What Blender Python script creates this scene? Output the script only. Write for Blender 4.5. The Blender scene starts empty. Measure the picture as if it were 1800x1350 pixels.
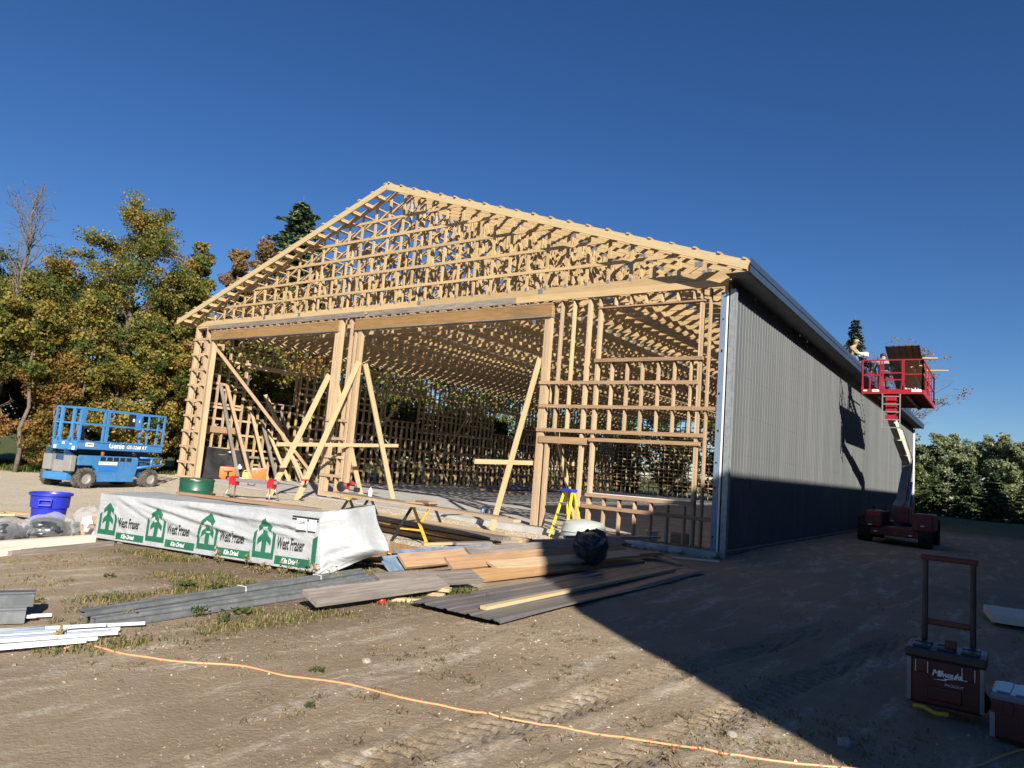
import bpy, bmesh, math, random
import numpy as np
from mathutils import Vector as V, Matrix, noise as mnoise

SC = bpy.context.scene
COL = SC.collection
R = math.radians
random.seed(7)

# ------------------------------------------------------------------ camera
cam_d = bpy.data.cameras.new('camera')
cam_d.sensor_width = 36.0
cam_d.lens = 1225.03 / 1800 * 36.0
cam_d.clip_start = 0.05
cam_d.clip_end = 3000
cam = bpy.data.objects.new('camera', cam_d)
COL.objects.link(cam)
SC.camera = cam
YAW, PITCH, ROLL = R(-35.666), R(6.6364), R(4.5509)
_f = V((math.sin(YAW) * math.cos(PITCH), math.cos(YAW) * math.cos(PITCH), math.sin(PITCH)))
_r = V((math.cos(YAW), -math.sin(YAW), 0))
_u = _r.cross(_f)
_r2 = math.cos(ROLL) * _r + math.sin(ROLL) * _u
_u2 = -math.sin(ROLL) * _r + math.cos(ROLL) * _u
_m = Matrix((_r2, _u2, -_f)).transposed().to_4x4()
_m.translation = (5.0553, -15.1313, 1.4909)
cam.matrix_world = _m

# ------------------------------------------------------------------ sky, sun, exposure
SUN = V((1.0, -0.75, 0.60)).normalized()          # towards the sun
world = bpy.data.worlds.new('World')
SC.world = world
world.use_nodes = True
wn = world.node_tree
bg = wn.nodes['Background']
sky = wn.nodes.new('ShaderNodeTexSky')
sky.sky_type = 'NISHITA'
sky.sun_disc = False
sky.sun_elevation = math.asin(SUN.z)
sky.sun_rotation = math.atan2(SUN.x, SUN.y)
sky.altitude = 250
sky.air_density = 1.0
sky.dust_density = 0.0
sky.ozone_density = 6.0
hs = wn.nodes.new('ShaderNodeHueSaturation')
hs.inputs['Hue'].default_value = 0.508
hs.inputs['Saturation'].default_value = 1.13
hs.inputs['Value'].default_value = 0.97
wn.links.new(sky.outputs[0], hs.inputs['Color'])
wn.links.new(hs.outputs[0], bg.inputs[0])
bg.inputs[1].default_value = 0.05
sl = bpy.data.lights.new('sun', 'SUN')
sl.energy = 5.0
sl.angle = R(0.53)
sl.color = (1.0, 0.94, 0.85)
so = bpy.data.objects.new('sun', sl)
COL.objects.link(so)
so.rotation_euler = SUN.to_track_quat('Z', 'Y').to_euler()
so.location = (30, -30, 40)

SC.render.engine = 'CYCLES'
SC.view_settings.view_transform = 'Standard'
SC.view_settings.look = 'None'
SC.view_settings.exposure = 0.98
SC.view_settings.gamma = 1.0
SC.render.resolution_x = 1024
SC.render.resolution_y = 768
SC.cycles.max_bounces = 5
SC.cycles.transparent_max_bounces = 12
SC.cycles.diffuse_bounces = 2
SC.cycles.glossy_bounces = 2
SC.cycles.transmission_bounces = 4

# ------------------------------------------------------------------ materials
MATS = {}

def lin(c):
    return tuple(c) + (1.0,) if len(c) == 3 else tuple(c)

class NT:
    def __init__(s, name):
        s.m = bpy.data.materials.new(name)
        s.m.use_nodes = True
        s.t = s.m.node_tree
        s.b = s.t.nodes['Principled BSDF']
        s.out = s.t.nodes['Material Output']
    def n(s, typ, **kw):
        nd = s.t.nodes.new('ShaderNode' + typ)
        for k, v in kw.items():
            if k.startswith('i_'):
                nd.inputs[int(k[2:])].default_value = v
            else:
                setattr(nd, k, v)
        return nd
    def l(s, a, b):
        s.t.links.new(a, b)
    def val(s, sock, v):
        if hasattr(v, 'links') or isinstance(v, bpy.types.NodeSocket):
            s.l(v, sock)
        else:
            sock.default_value = v
    def mix(s, fac, a, b, blend='MIX'):
        nd = s.t.nodes.new('ShaderNodeMix')
        nd.data_type = 'RGBA'
        nd.blend_type = blend
        s.val(nd.inputs[0], fac)
        s.val(nd.inputs[6], a if not isinstance(a, tuple) else lin(a))
        s.val(nd.inputs[7], b if not isinstance(b, tuple) else lin(b))
        return nd.outputs[2]
    def math(s, op, a, b=0.0, c=0.0, clamp=False):
        nd = s.t.nodes.new('ShaderNodeMath')
        nd.operation = op
        nd.use_clamp = clamp
        s.val(nd.inputs[0], a); s.val(nd.inputs[1], b)
        if op in ('MULTIPLY_ADD', 'SMOOTHSTEP'): s.val(nd.inputs[2], c)
        return nd.outputs[0]
    def ramp(s, fac, lo, hi, a=0.0, b=1.0):
        nd = s.t.nodes.new('ShaderNodeMapRange')
        nd.interpolation_type = 'SMOOTHSTEP'
        s.val(nd.inputs[0], fac)
        nd.inputs[1].default_value = lo; nd.inputs[2].default_value = hi
        nd.inputs[3].default_value = a; nd.inputs[4].default_value = b
        return nd.outputs[0]
    def coord(s, which='Object', scale=(1, 1, 1), jitter=False):
        tc = s.n('TexCoord')
        mp = s.n('Mapping')
        s.l(tc.outputs[which], mp.inputs[0])
        mp.inputs[3].default_value = scale
        if jitter:
            oi = s.n('ObjectInfo')
            vm = s.n('VectorMath', operation='SCALE')
            vm.inputs[0].default_value = (37.0, 23.0, 51.0)
            s.l(oi.outputs['Random'], vm.inputs['Scale'])
            s.l(vm.outputs[0], mp.inputs[1])
        return mp.outputs[0]
    def noise(s, vec, scale, detail=4, rough=.55, dist=0.0):
        nd = s.n('TexNoise')
        s.l(vec, nd.inputs['Vector'])
        nd.inputs['Scale'].default_value = scale
        nd.inputs['Detail'].default_value = detail
        nd.inputs['Roughness'].default_value = rough
        nd.inputs['Distortion'].default_value = dist
        return nd.outputs[0]
    def voro(s, vec, scale, feature='F1', rnd=1.0):
        nd = s.n('TexVoronoi', feature=feature)
        s.l(vec, nd.inputs['Vector'])
        nd.inputs['Scale'].default_value = scale
        nd.inputs['Randomness'].default_value = rnd
        return nd
    def bump(s, h, strength=.3, dist=.01, prev=None):
        nd = s.n('Bump')
        nd.inputs['Strength'].default_value = strength
        nd.inputs['Distance'].default_value = dist
        s.l(h, nd.inputs['Height'])
        if prev is not None: s.l(prev, nd.inputs['Normal'])
        return nd.outputs[0]
    def done(s, col=None, rough=None, metal=None, nrm=None, spec=None):
        if col is not None: s.val(s.b.inputs['Base Color'], lin(col) if isinstance(col, tuple) else col)
        if rough is not None: s.val(s.b.inputs['Roughness'], rough)
        if metal is not None: s.val(s.b.inputs['Metallic'], metal)
        if nrm is not None: s.l(nrm, s.b.inputs['Normal'])
        if spec is not None: s.b.inputs['Specular IOR Level'].default_value = spec
        return s.m

def shade_rnd(t, col, amt):
    """per-object brightness difference between boards, panels ..."""
    oi = t.n('ObjectInfo')
    f = t.n('MapRange')
    t.l(oi.outputs['Random'], f.inputs[0])
    f.inputs[3].default_value = 1 - amt; f.inputs[4].default_value = 1 + amt
    hsv = t.n('HueSaturation')
    t.val(hsv.inputs['Color'], lin(col) if isinstance(col, tuple) else col)
    t.l(f.outputs[0], hsv.inputs['Value'])
    return hsv.outputs[0]

def wood(name, c1, c2, knot=(.12, .06, .03), rnd=.12, rough=.75, stain=None, stain_amt=.0):
    t = NT(name)
    v = t.coord('Object', (.6, 9, 9), True)
    g = t.noise(v, 3.0, 6, .6, .6)
    fine = t.noise(t.coord('Object', (1.5, 60, 60), True), 4.0, 3, .6)
    col = t.mix(t.ramp(g, .35, .68), c1, c2)
    col = t.mix(t.math('MULTIPLY', t.ramp(fine, .5, .75), .35), col, tuple(x * .55 for x in c1))
    kv = t.voro(t.coord('Object', (1.2, 7, 7), True), 1.6)
    kf = t.ramp(kv.outputs['Distance'], .10, .02)
    col = t.mix(t.math('MULTIPLY', kf, .7), col, knot)
    if stain:
        sn = t.noise(t.coord('Object', (.5, 2, 2), True), 1.3, 5, .65)
        col = t.mix(t.math('MULTIPLY', t.ramp(sn, .48, .68), stain_amt), col, stain)
    col = shade_rnd(t, col, rnd)
    return t.done(col, rough, 0, t.bump(t.math('ADD', g, fine), .25, .004), .25)

def plain(name, c, c2=None, rough=.5, metal=0.0, scale=3.0, rnd=0.0, bump=0.0, bscale=60, dirt=None, dirt_amt=0.0, spec=.5, coat=0):
    t = NT(name)
    v = t.coord('Object', (1, 1, 1), True)
    n1 = t.noise(v, scale, 5, .6)
    col = t.mix(t.ramp(n1, .35, .68), c, c2 or tuple(x * .86 for x in c))
    if dirt:
        n2 = t.noise(v, scale * 2.7, 6, .7)
        col = t.mix(t.math('MULTIPLY', t.ramp(n2, .45, .72), dirt_amt), col, dirt)
    if rnd: col = shade_rnd(t, col, rnd)
    rg = t.ramp(n1, .3, .7, max(.02, rough - .08), min(1, rough + .08))
    nrm = None
    if bump:
        nrm = t.bump(t.noise(v, bscale, 4, .6), bump, .01)
    m = t.done(col, rg, metal, nrm, spec)
    if coat: t.b.inputs['Coat Weight'].default_value = coat
    return m

M = {}
M['wood_new'] = wood('new_softwood', (.40, .278, .138), (.46, .335, .18), rnd=.13, knot=(.30, .15, .06))
M['wood_pale'] = wood('pale_new_softwood', (.43, .325, .172), (.49, .38, .215), rnd=.06, knot=(.36, .2, .08))
M['wood_old'] = wood('weathered_stud_wood', (.40, .282, .165), (.48, .355, .22), rnd=.16, stain=(.30, .235, .17), stain_amt=.5, knot=(.16, .08, .04))
M['wood_brown'] = wood('brown_treated_wood', (.28, .175, .095), (.37, .24, .14), rnd=.16, stain=(.2, .16, .13), stain_amt=.5)
M['wood_lvl'] = wood('laminated_beam_wood', (.25, .145, .055), (.32, .195, .08), rnd=.08, stain=(.16, .10, .06), stain_amt=.6)
M['wood_grey'] = wood('grey_weathered_wood', (.17, .145, .125), (.27, .235, .20), rnd=.14, stain=(.09, .08, .075), stain_amt=.6)
M['osb'] = wood('sheathing_board', (.33, .19, .085), (.41, .26, .13), rnd=.1, stain=(.22, .13, .07), stain_amt=.6)

# ------------------------------------------------------------------ mesh builder
class MB:
    def __init__(s):
        s.v = []; s.f = []; s.mi = []; s.cur = 0
    def add(s, vs, fs, M=None):
        o = len(s.v)
        if M is not None: vs = [M @ V(v) for v in vs]
        s.v += [tuple(v) for v in vs]
        s.f += [tuple(i + o for i in f) for f in fs]
        s.mi += [s.cur] * len(fs)
        return s
    def box(s, c, d, M=None, taper=None):
        x, y, z = (q / 2 for q in d)
        vs = [(c[0] + i * x, c[1] + j * y, c[2] + k * z) for k in (-1, 1) for j in (-1, 1) for i in (-1, 1)]
        if taper:
            vs = vs[:4] + [(c[0] + (v[0] - c[0]) * taper[0], c[1] + (v[1] - c[1]) * taper[1], v[2]) for v in vs[4:]]
        return s.add(vs, [(0, 2, 3, 1), (4, 5, 7, 6), (0, 1, 5, 4), (2, 6, 7, 3), (0, 4, 6, 2), (1, 3, 7, 5)], M)
    def beam(s, a, b, w, h, up=(0, 0, 1)):
        m, L = frame(a, b, up)
        return s.box((0, 0, 0), (L, w, h), m)
    def rbox(s, c, d, r=.02, M=None, seg=2):
        bm = bmesh.new()
        bmesh.ops.create_cube(bm, size=1)
        for v in bm.verts: v.co = V((v.co.x * d[0], v.co.y * d[1], v.co.z * d[2]))
        bmesh.ops.bevel(bm, geom=list(bm.edges), offset=r, segments=seg, affect='EDGES', profile=.6)
        vs = [v.co + V(c) for v in bm.verts]
        fs = [[v.index for v in f.verts] for f in bm.faces]
        bm.free()
        return s.add(vs, fs, M)
    def tube(s, pts, r, n=8, cap=True, up=None):
        pts = [V(p) for p in pts]
        rs = r if isinstance(r, (list, tuple)) else [r] * len(pts)
        rings = []
        prev = None
        for i, p in enumerate(pts):
            d = (pts[min(i + 1, len(pts) - 1)] - pts[max(i - 1, 0)])
            if d.length < 1e-9: d = V((0, 0, 1))
            d.normalize()
            if prev is None:
                a = d.cross(V((0, 0, 1)))
                if a.length < .05: a = d.cross(V((1, 0, 0)))
            else:
                a = prev - d * prev.dot(d)
            a.normalize(); prev = a
            b = d.cross(a)
            rings.append([p + (a * math.cos(2 * math.pi * k / n) + b * math.sin(2 * math.pi * k / n)) * rs[i] for k in range(n)])
        vs = [v for rg in rings for v in rg]
        fs = []
        for i in range(len(pts) - 1):
            for k in range(n):
                k2 = (k + 1) % n
                fs.append((i * n + k, i * n + k2, (i + 1) * n + k2, (i + 1) * n + k))
        if cap:
            fs.append(tuple(range(n - 1, -1, -1)))
            fs.append(tuple((len(pts) - 1) * n + k for k in range(n)))
        return s.add(vs, fs)
    def lathe(s, prof, n=24, M=None, cap=True):
        """profile of (radius, z); axis z"""
        vs = []; fs = []
        for r, z in prof:
            for k in range(n):
                a = 2 * math.pi * k / n
                vs.append((r * math.cos(a), r * math.sin(a), z))
        for i in range(len(prof) - 1):
            for k in range(n):
                k2 = (k + 1) % n
                fs.append((i * n + k, i * n + k2, (i + 1) * n + k2, (i + 1) * n + k))
        if cap:
            if prof[0][0] > 1e-4: fs.append(tuple(range(n - 1, -1, -1)))
            if prof[-1][0] > 1e-4: fs.append(tuple((len(prof) - 1) * n + k for k in range(n)))
        return s.add(vs, fs, M)
    def prism(s, poly, t, M=None):
        """polygon in local XY, extruded from z=-t/2 to t/2"""
        n = len(poly)
        vs = [(x, y, -t / 2) for x, y in poly] + [(x, y, t / 2) for x, y in poly]
        fs = [tuple(range(n - 1, -1, -1)), tuple(range(n, 2 * n))]
        fs += [(i, (i + 1) % n, n + (i + 1) % n, n + i) for i in range(n)]
        return s.add(vs, fs, M)
    def grid(s, P, nu, nv, closed=False):
        vs = [P(i / nu, j / nv) for j in range(nv + 1) for i in range(nu + 1)]
        fs = [(j * (nu + 1) + i, j * (nu + 1) + i + 1, (j + 1) * (nu + 1) + i + 1, (j + 1) * (nu + 1) + i) for j in range(nv) for i in range(nu)]
        return s.add(vs, fs)
    def mesh(s, name):
        me = bpy.data.meshes.new(name)
        me.from_pydata(s.v, [], s.f)
        return me
    def build(s, name, mat, parent=None, smooth=False, loc=None, rotz=0, auto=None):
        me = s.mesh(name)
        ms = mat if isinstance(mat, (list, tuple)) else [mat]
        for m in ms: me.materials.append(M[m] if isinstance(m, str) else m)
        if len(ms) > 1: me.polygons.foreach_set('material_index', s.mi)
        if smooth:
            me.polygons.foreach_set('use_smooth', [True] * len(me.polygons))
            if auto:
                me.set_sharp_from_angle(angle=R(auto))
        me.update()
        o = bpy.data.objects.new(name, me)
        COL.objects.link(o)
        if parent is not None: o.parent = parent
        if loc is not None: o.location = loc
        if rotz: o.rotation_euler = (0, 0, rotz)
        return o

def frame(a, b, up=(0, 0, 1)):
    """matrix with local X from a to b, Z near up, origin at the middle"""
    a = V(a); b = V(b)
    x = (b - a); L = x.length; x = x / L
    up = V(up)
    y = up.cross(x)
    if y.length < 1e-4: y = V((0, 1, 0)).cross(x) if abs(x.y) < .9 else V((1, 0, 0)).cross(x)
    y.normalize(); z = x.cross(y)
    m = Matrix((x, y, z)).transposed().to_4x4()
    m.translation = (a + b) / 2
    return m, L

_bcache = {}
def board(name, a, b, w, h, mat, parent=None, up=(0, 0, 1)):
    """plank from a to b: w across, h along 'up'; own object, shared mesh for equal sizes, grain along local X"""
    m, L = frame(a, b, up)
    mm = M[mat] if isinstance(mat, str) else mat
    key = (round(L, 3), round(w, 4), round(h, 4), mm.name)
    me = _bcache.get(key)
    if me is None:
        me = MB().box((0, 0, 0), (L, w, h)).mesh(name)
        me.materials.append(mm)
        _bcache[key] = me
    o = bpy.data.objects.new(name, me)
    COL.objects.link(o)
    if parent is not None: o.parent = parent
    o.matrix_basis = m
    return o

def tag(o, label=None, cat=None, group=None, kind=None):
    if label: o['label'] = label
    if cat: o['category'] = cat
    if group: o['group'] = group
    if kind: o['kind'] = kind
    return o

def thing(name, label, cat, loc=(0, 0, 0), rotz=0.0, group=None):
    o = bpy.data.objects.new(name, None)
    o.empty_display_size = .2
    COL.objects.link(o)
    o.location = loc
    o.rotation_euler = (0, 0, rotz)
    return tag(o, label, cat, group)

def copy_tree(o, parent=None):
    c = o.copy(); COL.objects.link(c)
    c.parent = parent
    for ch in list(o.children): copy_tree(ch, c)
    return c

GZ = -0.12       # level of the ground round the slab
# ------------------------------------------------------------------ ground
def fbm(x, y, s, o=4):
    return mnoise.fractal(V((x * s, y * s, 3.7)), 1.0, 2.0, o)
TRK = [((2.30, -12.7), (3.25, -6.4), .30), ((3.1, -12.5), (4.0, -6.4), .30)]
def axis(lo, hi, segs):
    """segs: list of (start, end, step); outside them the step grows"""
    xs = []
    for a, b_, st in segs:
        n = max(1, int(round((b_ - a) / st)))
        xs += [a + (b_ - a) * i / n for i in range(n)]
    xs.append(segs[-1][1])
    st = segs[0][2]; x = xs[0]; left = []
    while x > lo: st *= 1.25; x -= st; left.append(max(x, lo))
    st = segs[-1][2]; x = xs[-1]; right = []
    while x < hi: st *= 1.25; x += st; right.append(min(x, hi))
    return np.array(left[::-1] + xs + right)
gx = axis(-900, 900, [(-12, -3, .10), (-3, -1, .05), (-1, 5.6, .024), (5.6, 9, .12)])
gy = axis(-900, 900, [(-14, -12.6, .06), (-12.6, -8.0, .024), (-8.0, -1, .07)])
NX, NY = len(gx), len(gy)
GXX, GYY = np.meshgrid(gx, gy)
rs = np.random.RandomState(4)
def vnoise(x, y, s, seed):
    """smooth value noise on arrays"""
    r_ = np.random.RandomState(seed); tab = r_.rand(256, 256)
    u = x * s; v = y * s
    i = np.floor(u).astype(int); j = np.floor(v).astype(int)
    fu = u - i; fv = v - j
    fu = fu * fu * (3 - 2 * fu); fv = fv * fv * (3 - 2 * fv)
    g = lambda a, c_: tab[a % 256, c_ % 256]
    return (g(i, j) * (1 - fu) + g(i + 1, j) * fu) * (1 - fv) + (g(i, j + 1) * (1 - fu) + g(i + 1, j + 1) * fu) * fv - .5
near = np.exp(-((GXX - 1) ** 2 / 180 + (GYY + 9) ** 2 / 120))
H_ = GZ + .05 * vnoise(GXX, GYY, .35, 1) * near + .03 * vnoise(GXX, GYY, 1.3, 2) * near + .007 * vnoise(GXX, GYY, 4.3, 3) * near + .005 * vnoise(GXX * .8 + GYY * .6, GYY * .8 - GXX * .6, 11, 5) * near + .007 * vnoise(GXX * .5 - GYY * .86, GYY * .5 + GXX * .86, 23, 6) * near
far_ = np.clip((np.hypot(GXX + 5, GYY - 10) - 60) / 300, 0, 1)
H_ += far_ * .6 * vnoise(GXX, GYY, .01, 8)
TM = np.zeros_like(H_)
for (p0, p1, hw) in TRK:
    p0 = np.array(p0); p1 = np.array(p1); d = p1 - p0; L = np.linalg.norm(d); d /= L
    s_ = (GXX - p0[0]) * d[0] + (GYY - p0[1]) * d[1]
    q_ = -(GXX - p0[0]) * d[1] + (GYY - p0[1]) * d[0] + .10 * vnoise(s_, s_ * 0, .6, 9)
    on_ = np.clip((hw / 2 - np.abs(q_)) / .05, 0, 1) * np.clip(s_ / .8 + .6, 0, 1) * np.clip((L + 1 - s_) / 1.0, 0, 1)
    on_ *= np.clip(.75 + 1.6 * vnoise(GXX, GYY, 1.7, 11), 0, 1)
    lug = -np.clip((np.cos((s_ + np.abs(q_) * .55) * 2 * np.pi / .125) - .35) * 3, 0, 1)
    H_ += on_ * (-.002 + .034 * lug)
    H_ += .007 * np.exp(-((np.abs(q_) - hw / 2 - .04) / .05) ** 2) * np.clip(s_ / .8 + .6, 0, 1) * np.clip((L + 1 - s_), 0, 1)
    TM = np.maximum(TM, on_)
sm = lambda a, lo, hi: np.clip((a - lo) / (hi - lo), 0, 1) ** 2 * (3 - 2 * np.clip((a - lo) / (hi - lo), 0, 1))
H_ += .115 * sm(GYY, -4.6, -1.6) * sm(-GXX, 5.2, 8.5) * sm(GXX, -27, -24) * (1 - sm(GYY, 38, 46))
H_ += .085 * sm(GXX, -.05, .15) * (1 - sm(GXX, .5, 2.4)) * sm(GYY, .3, 2.5) * (1 - sm(GYY, 38, 42))
# pad under the slab stays flat
inside = ((GXX > -22.3) & (GXX < -.05) & (GYY > -.3) & (GYY < 38))
H_[inside] = GZ - .06
me = bpy.data.meshes.new('ground')
verts = np.stack([GXX, GYY, H_], -1).reshape(-1, 3)
idx = np.arange(NX * NY).reshape(NY, NX)
quads = np.stack([idx[:-1, :-1], idx[:-1, 1:], idx[1:, 1:], idx[1:, :-1]], -1).reshape(-1, 4)
me.vertices.add(len(verts)); me.vertices.foreach_set('co', verts.ravel())
me.loops.add(quads.size); me.loops.foreach_set('vertex_index', quads.ravel())
me.polygons.add(len(quads)); me.polygons.foreach_set('loop_start', np.arange(0, quads.size, 4)); me.polygons.foreach_set('loop_total', np.full(len(quads), 4))
me.polygons.foreach_set('use_smooth', np.ones(len(quads), bool))
me.update(); me.validate()
at_ = me.attributes.new('track', 'FLOAT', 'POINT'); at_.data.foreach_set('value', TM.ravel().astype(np.float32))
ground = bpy.data.objects.new('ground', me); COL.objects.link(ground)
tag(ground, kind='structure')

def gh(x, y):
    i = int(np.clip(np.searchsorted(gx, x) - 1, 0, NX - 2)); j = int(np.clip(np.searchsorted(gy, y) - 1, 0, NY - 2))
    fx = (x - gx[i]) / (gx[i + 1] - gx[i]); fy = (y - gy[j]) / (gy[j + 1] - gy[j])
    return float((H_[j, i] * (1 - fx) + H_[j, i + 1] * fx) * (1 - fy) + (H_[j + 1, i] * (1 - fx) + H_[j + 1, i + 1] * fx) * fy)

# ground material: soil, dusty streaks, gravel pad, thin turf
t = NT('soil_and_gravel')
P = t.coord('Object')
sx = t.n('SeparateXYZ'); t.l(P, sx.inputs[0])
big = t.noise(P, .35, 5, .6)
mid = t.noise(P, 1.7, 6, .65)
fin = t.noise(P, 14, 6, .7)
vfin = t.noise(P, 90, 4, .75)
soil = t.mix(t.ramp(big, .35, .66), (.335, .258, .172), (.285, .215, .142))
soil = t.mix(t.math('MULTIPLY', t.ramp(mid, .45, .7), .6), soil, (.37, .292, .20))
soil = t.mix(t.math('MULTIPLY', t.ramp(fin, .5, .75), .4), soil, (.20, .15, .105))
soil = t.mix(t.math('MULTIPLY', t.ramp(vfin, .55, .8), .45), soil, (.38, .302, .215))
# pale dust drifts, drawn out along the tracks
mp = t.n('Mapping'); tc = t.n('TexCoord'); t.l(tc.outputs['Object'], mp.inputs[0])
mp.inputs[2].default_value = (0, 0, R(-8)); mp.inputs[3].default_value = (3.0, .5, 1)
dn = t.noise(mp.outputs[0], 1.1, 6, .68, .4)
dust = t.math('MULTIPLY', t.ramp(dn, .50, .66), t.ramp(fin, .35, .6))
soil = t.mix(t.math('MULTIPLY', dust, .75), soil, (.56, .49, .39))
ta = t.n('Attribute', attribute_name='track')
soil = t.mix(t.math('MULTIPLY', ta.outputs['Fac'], .15), soil, (.20, .15, .105))
# darker, richer soil band with dead grass left of the trims
w1 = t.math('ADD', t.math('MULTIPLY', sx.outputs[0], .23), t.math('ADD', sx.outputs[1], t.math('MULTIPLY', t.math('SUBTRACT', mid, .5), 2.2)))
dark = t.math('MULTIPLY', t.ramp(w1, -12.1, -11.0), t.ramp(w1, -7.6, -8.8))
dark = t.math('MULTIPLY', dark, t.ramp(sx.outputs[0], .8, -.6))
soil = t.mix(t.math('MULTIPLY', dark, .75), soil, t.mix(t.ramp(fin, .4, .65), (.125, .088, .058), (.22, .165, .10)))
# gravel
gv = t.voro(P, 26); gv2 = t.voro(P, 60)
gcol = t.mix(t.ramp(gv.outputs['Distance'], .1, .6), (.60, .52, .39), (.46, .385, .28))
gcol = t.mix(.35, gcol, gv2.outputs['Color'], 'OVERLAY')
gcol = t.mix(t.math('MULTIPLY', t.ramp(mid, .4, .7), .5), gcol, (.60, .53, .41))
edge = t.math('ADD', t.math('MULTIPLY', t.math('SUBTRACT', mid, .5), 2.0), t.math('MULTIPLY', t.math('SUBTRACT', fin, .5), .7))
# behind the line through the lumber pack, up to x = -2.6
l1 = t.math('ADD', t.math('SUBTRACT', sx.outputs[1], t.math('MULTIPLY', sx.outputs[0], .55)), edge)   # y - .55 x
g1 = t.ramp(l1, -5.4, -4.6)
g2 = t.ramp(t.math('ADD', sx.outputs[0], edge), -2.2, -3.2)
g3 = t.ramp(t.math('ADD', sx.outputs[0], edge), -26.0, -24.0)
gm = t.math('MULTIPLY', t.math('MULTIPLY', g1, g2), g3)
col = t.mix(gm, soil, gcol)
# turf beyond
gr1 = t.ramp(t.math('ADD', sx.outputs[0], t.math('MULTIPLY', edge, 1.2)), -24.5, -26.5)
gr2 = t.ramp(t.math('ADD', sx.outputs[1], edge), 22, 30)
gr = t.math('MAXIMUM', gr1, t.math('MULTIPLY', gr2, .8))
turf = t.mix(t.ramp(mid, .35, .65), (.05, .075, .02), (.12, .12, .045))
col = t.mix(gr, col, turf)
cl = t.voro(P, 38, 'SMOOTH_F1')
h = t.math('ADD', t.math('MULTIPLY', fin, .30), t.math('ADD', t.math('MULTIPLY', vfin, .55), t.math('MULTIPLY', cl.outputs['Distance'], -.35)))
h = t.math('ADD', h, t.math('MULTIPLY', gm, t.math('MULTIPLY', gv.outputs['Distance'], -.6)))
ground.data.materials.append(t.done(col, .95, 0, t.bump(h, 1.0, .026), .12))

# concrete slab
M['concrete'] = plain('concrete', (.46, .44, .40), (.38, .365, .335), rough=.8, scale=1.2, bump=.25, bscale=40, dirt=(.27, .24, .2), dirt_amt=.5, spec=.25)
slab = MB().box((-10.93, 18.7, -.09), (21.9, 37.9, .18)).build('concrete_slab', 'concrete')
tag(slab, kind='structure')

# the neighbour's barn behind the photographer's right shoulder: its shadow lies over the yard
M['old_siding'] = plain('dark_red_barn_siding', (.10, .03, .025), (.07, .022, .02), rough=.8, rnd=.1)
M['barn_roof'] = plain('dark_barn_roofing', (.05, .05, .055), rough=.7)
nb = thing('gambrel_barn', 'old dark red gambrel barn standing to the right of the yard', 'barn', (11.9, -16, GZ))
ya, yb = 0.0, 68.0
prof = [(0, -.2), (0, 6.5), (1.75, 9.92), (5.2, 11.5), (8.65, 9.92), (10.4, 6.5), (10.4, -.2)]
def sheet(pts, y0, y1, name, mat):
    b = MB()
    for (p, q) in zip(pts, pts[1:]):
        b.beam((p[0], (y0 + y1) / 2, p[1]), (q[0], (y0 + y1) / 2, q[1]), y1 - y0, .12, (1, 0, 0) if p[0] == q[0] else (0, 0, 1))
    return b.build(name, mat, nb)
sheet(prof[0:2], ya, yb, 'wall', 'old_siding')
sheet(prof[5:7], ya, yb, 'wall', 'old_siding')
sheet(prof[1:6], ya, yb, 'roof', 'barn_roof')
for y in (ya + .06, yb - .06):
    MB().prism(prof, .1, Matrix.Translation((0, y, 0)) @ Matrix.Rotation(R(90), 4, 'X')).build('gable_wall', 'old_siding', nb)
MB().box((5.2, ya - .03, 2.0), (3.6, .06, 4.0)).build('barn_door', 'barn_roof', nb)
# ------------------------------------------------------------------ the barn
W, D = 21.7, 37.5
XR, ZR, SLP = -10.854, 9.993, 0.3286
EAV = 0.548
def ztop(x): return ZR - SLP * abs(x - XR)
barn = thing('barn', 'large unfinished timber pole barn with open gable trusses and charcoal steel side', 'barn', (0, 0, 0))
T = .038
def bd(name, a, b, w, h, mat='wood_old', up=(0, 0, 1), parent=None):
    return board(name, a, b, w, h, mat, parent or barn, up)
def stud(x, y, z0, z1, w=T, d=.14, mat='wood_old', name='stud'):
    return board(name, (x, y, z0), (x, y, z1), d, w, mat, barn, (1, 0, 0))   # w along X, d along Y

PT = 6.02          # underside of the trusses
rng = random.Random(3)

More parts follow.
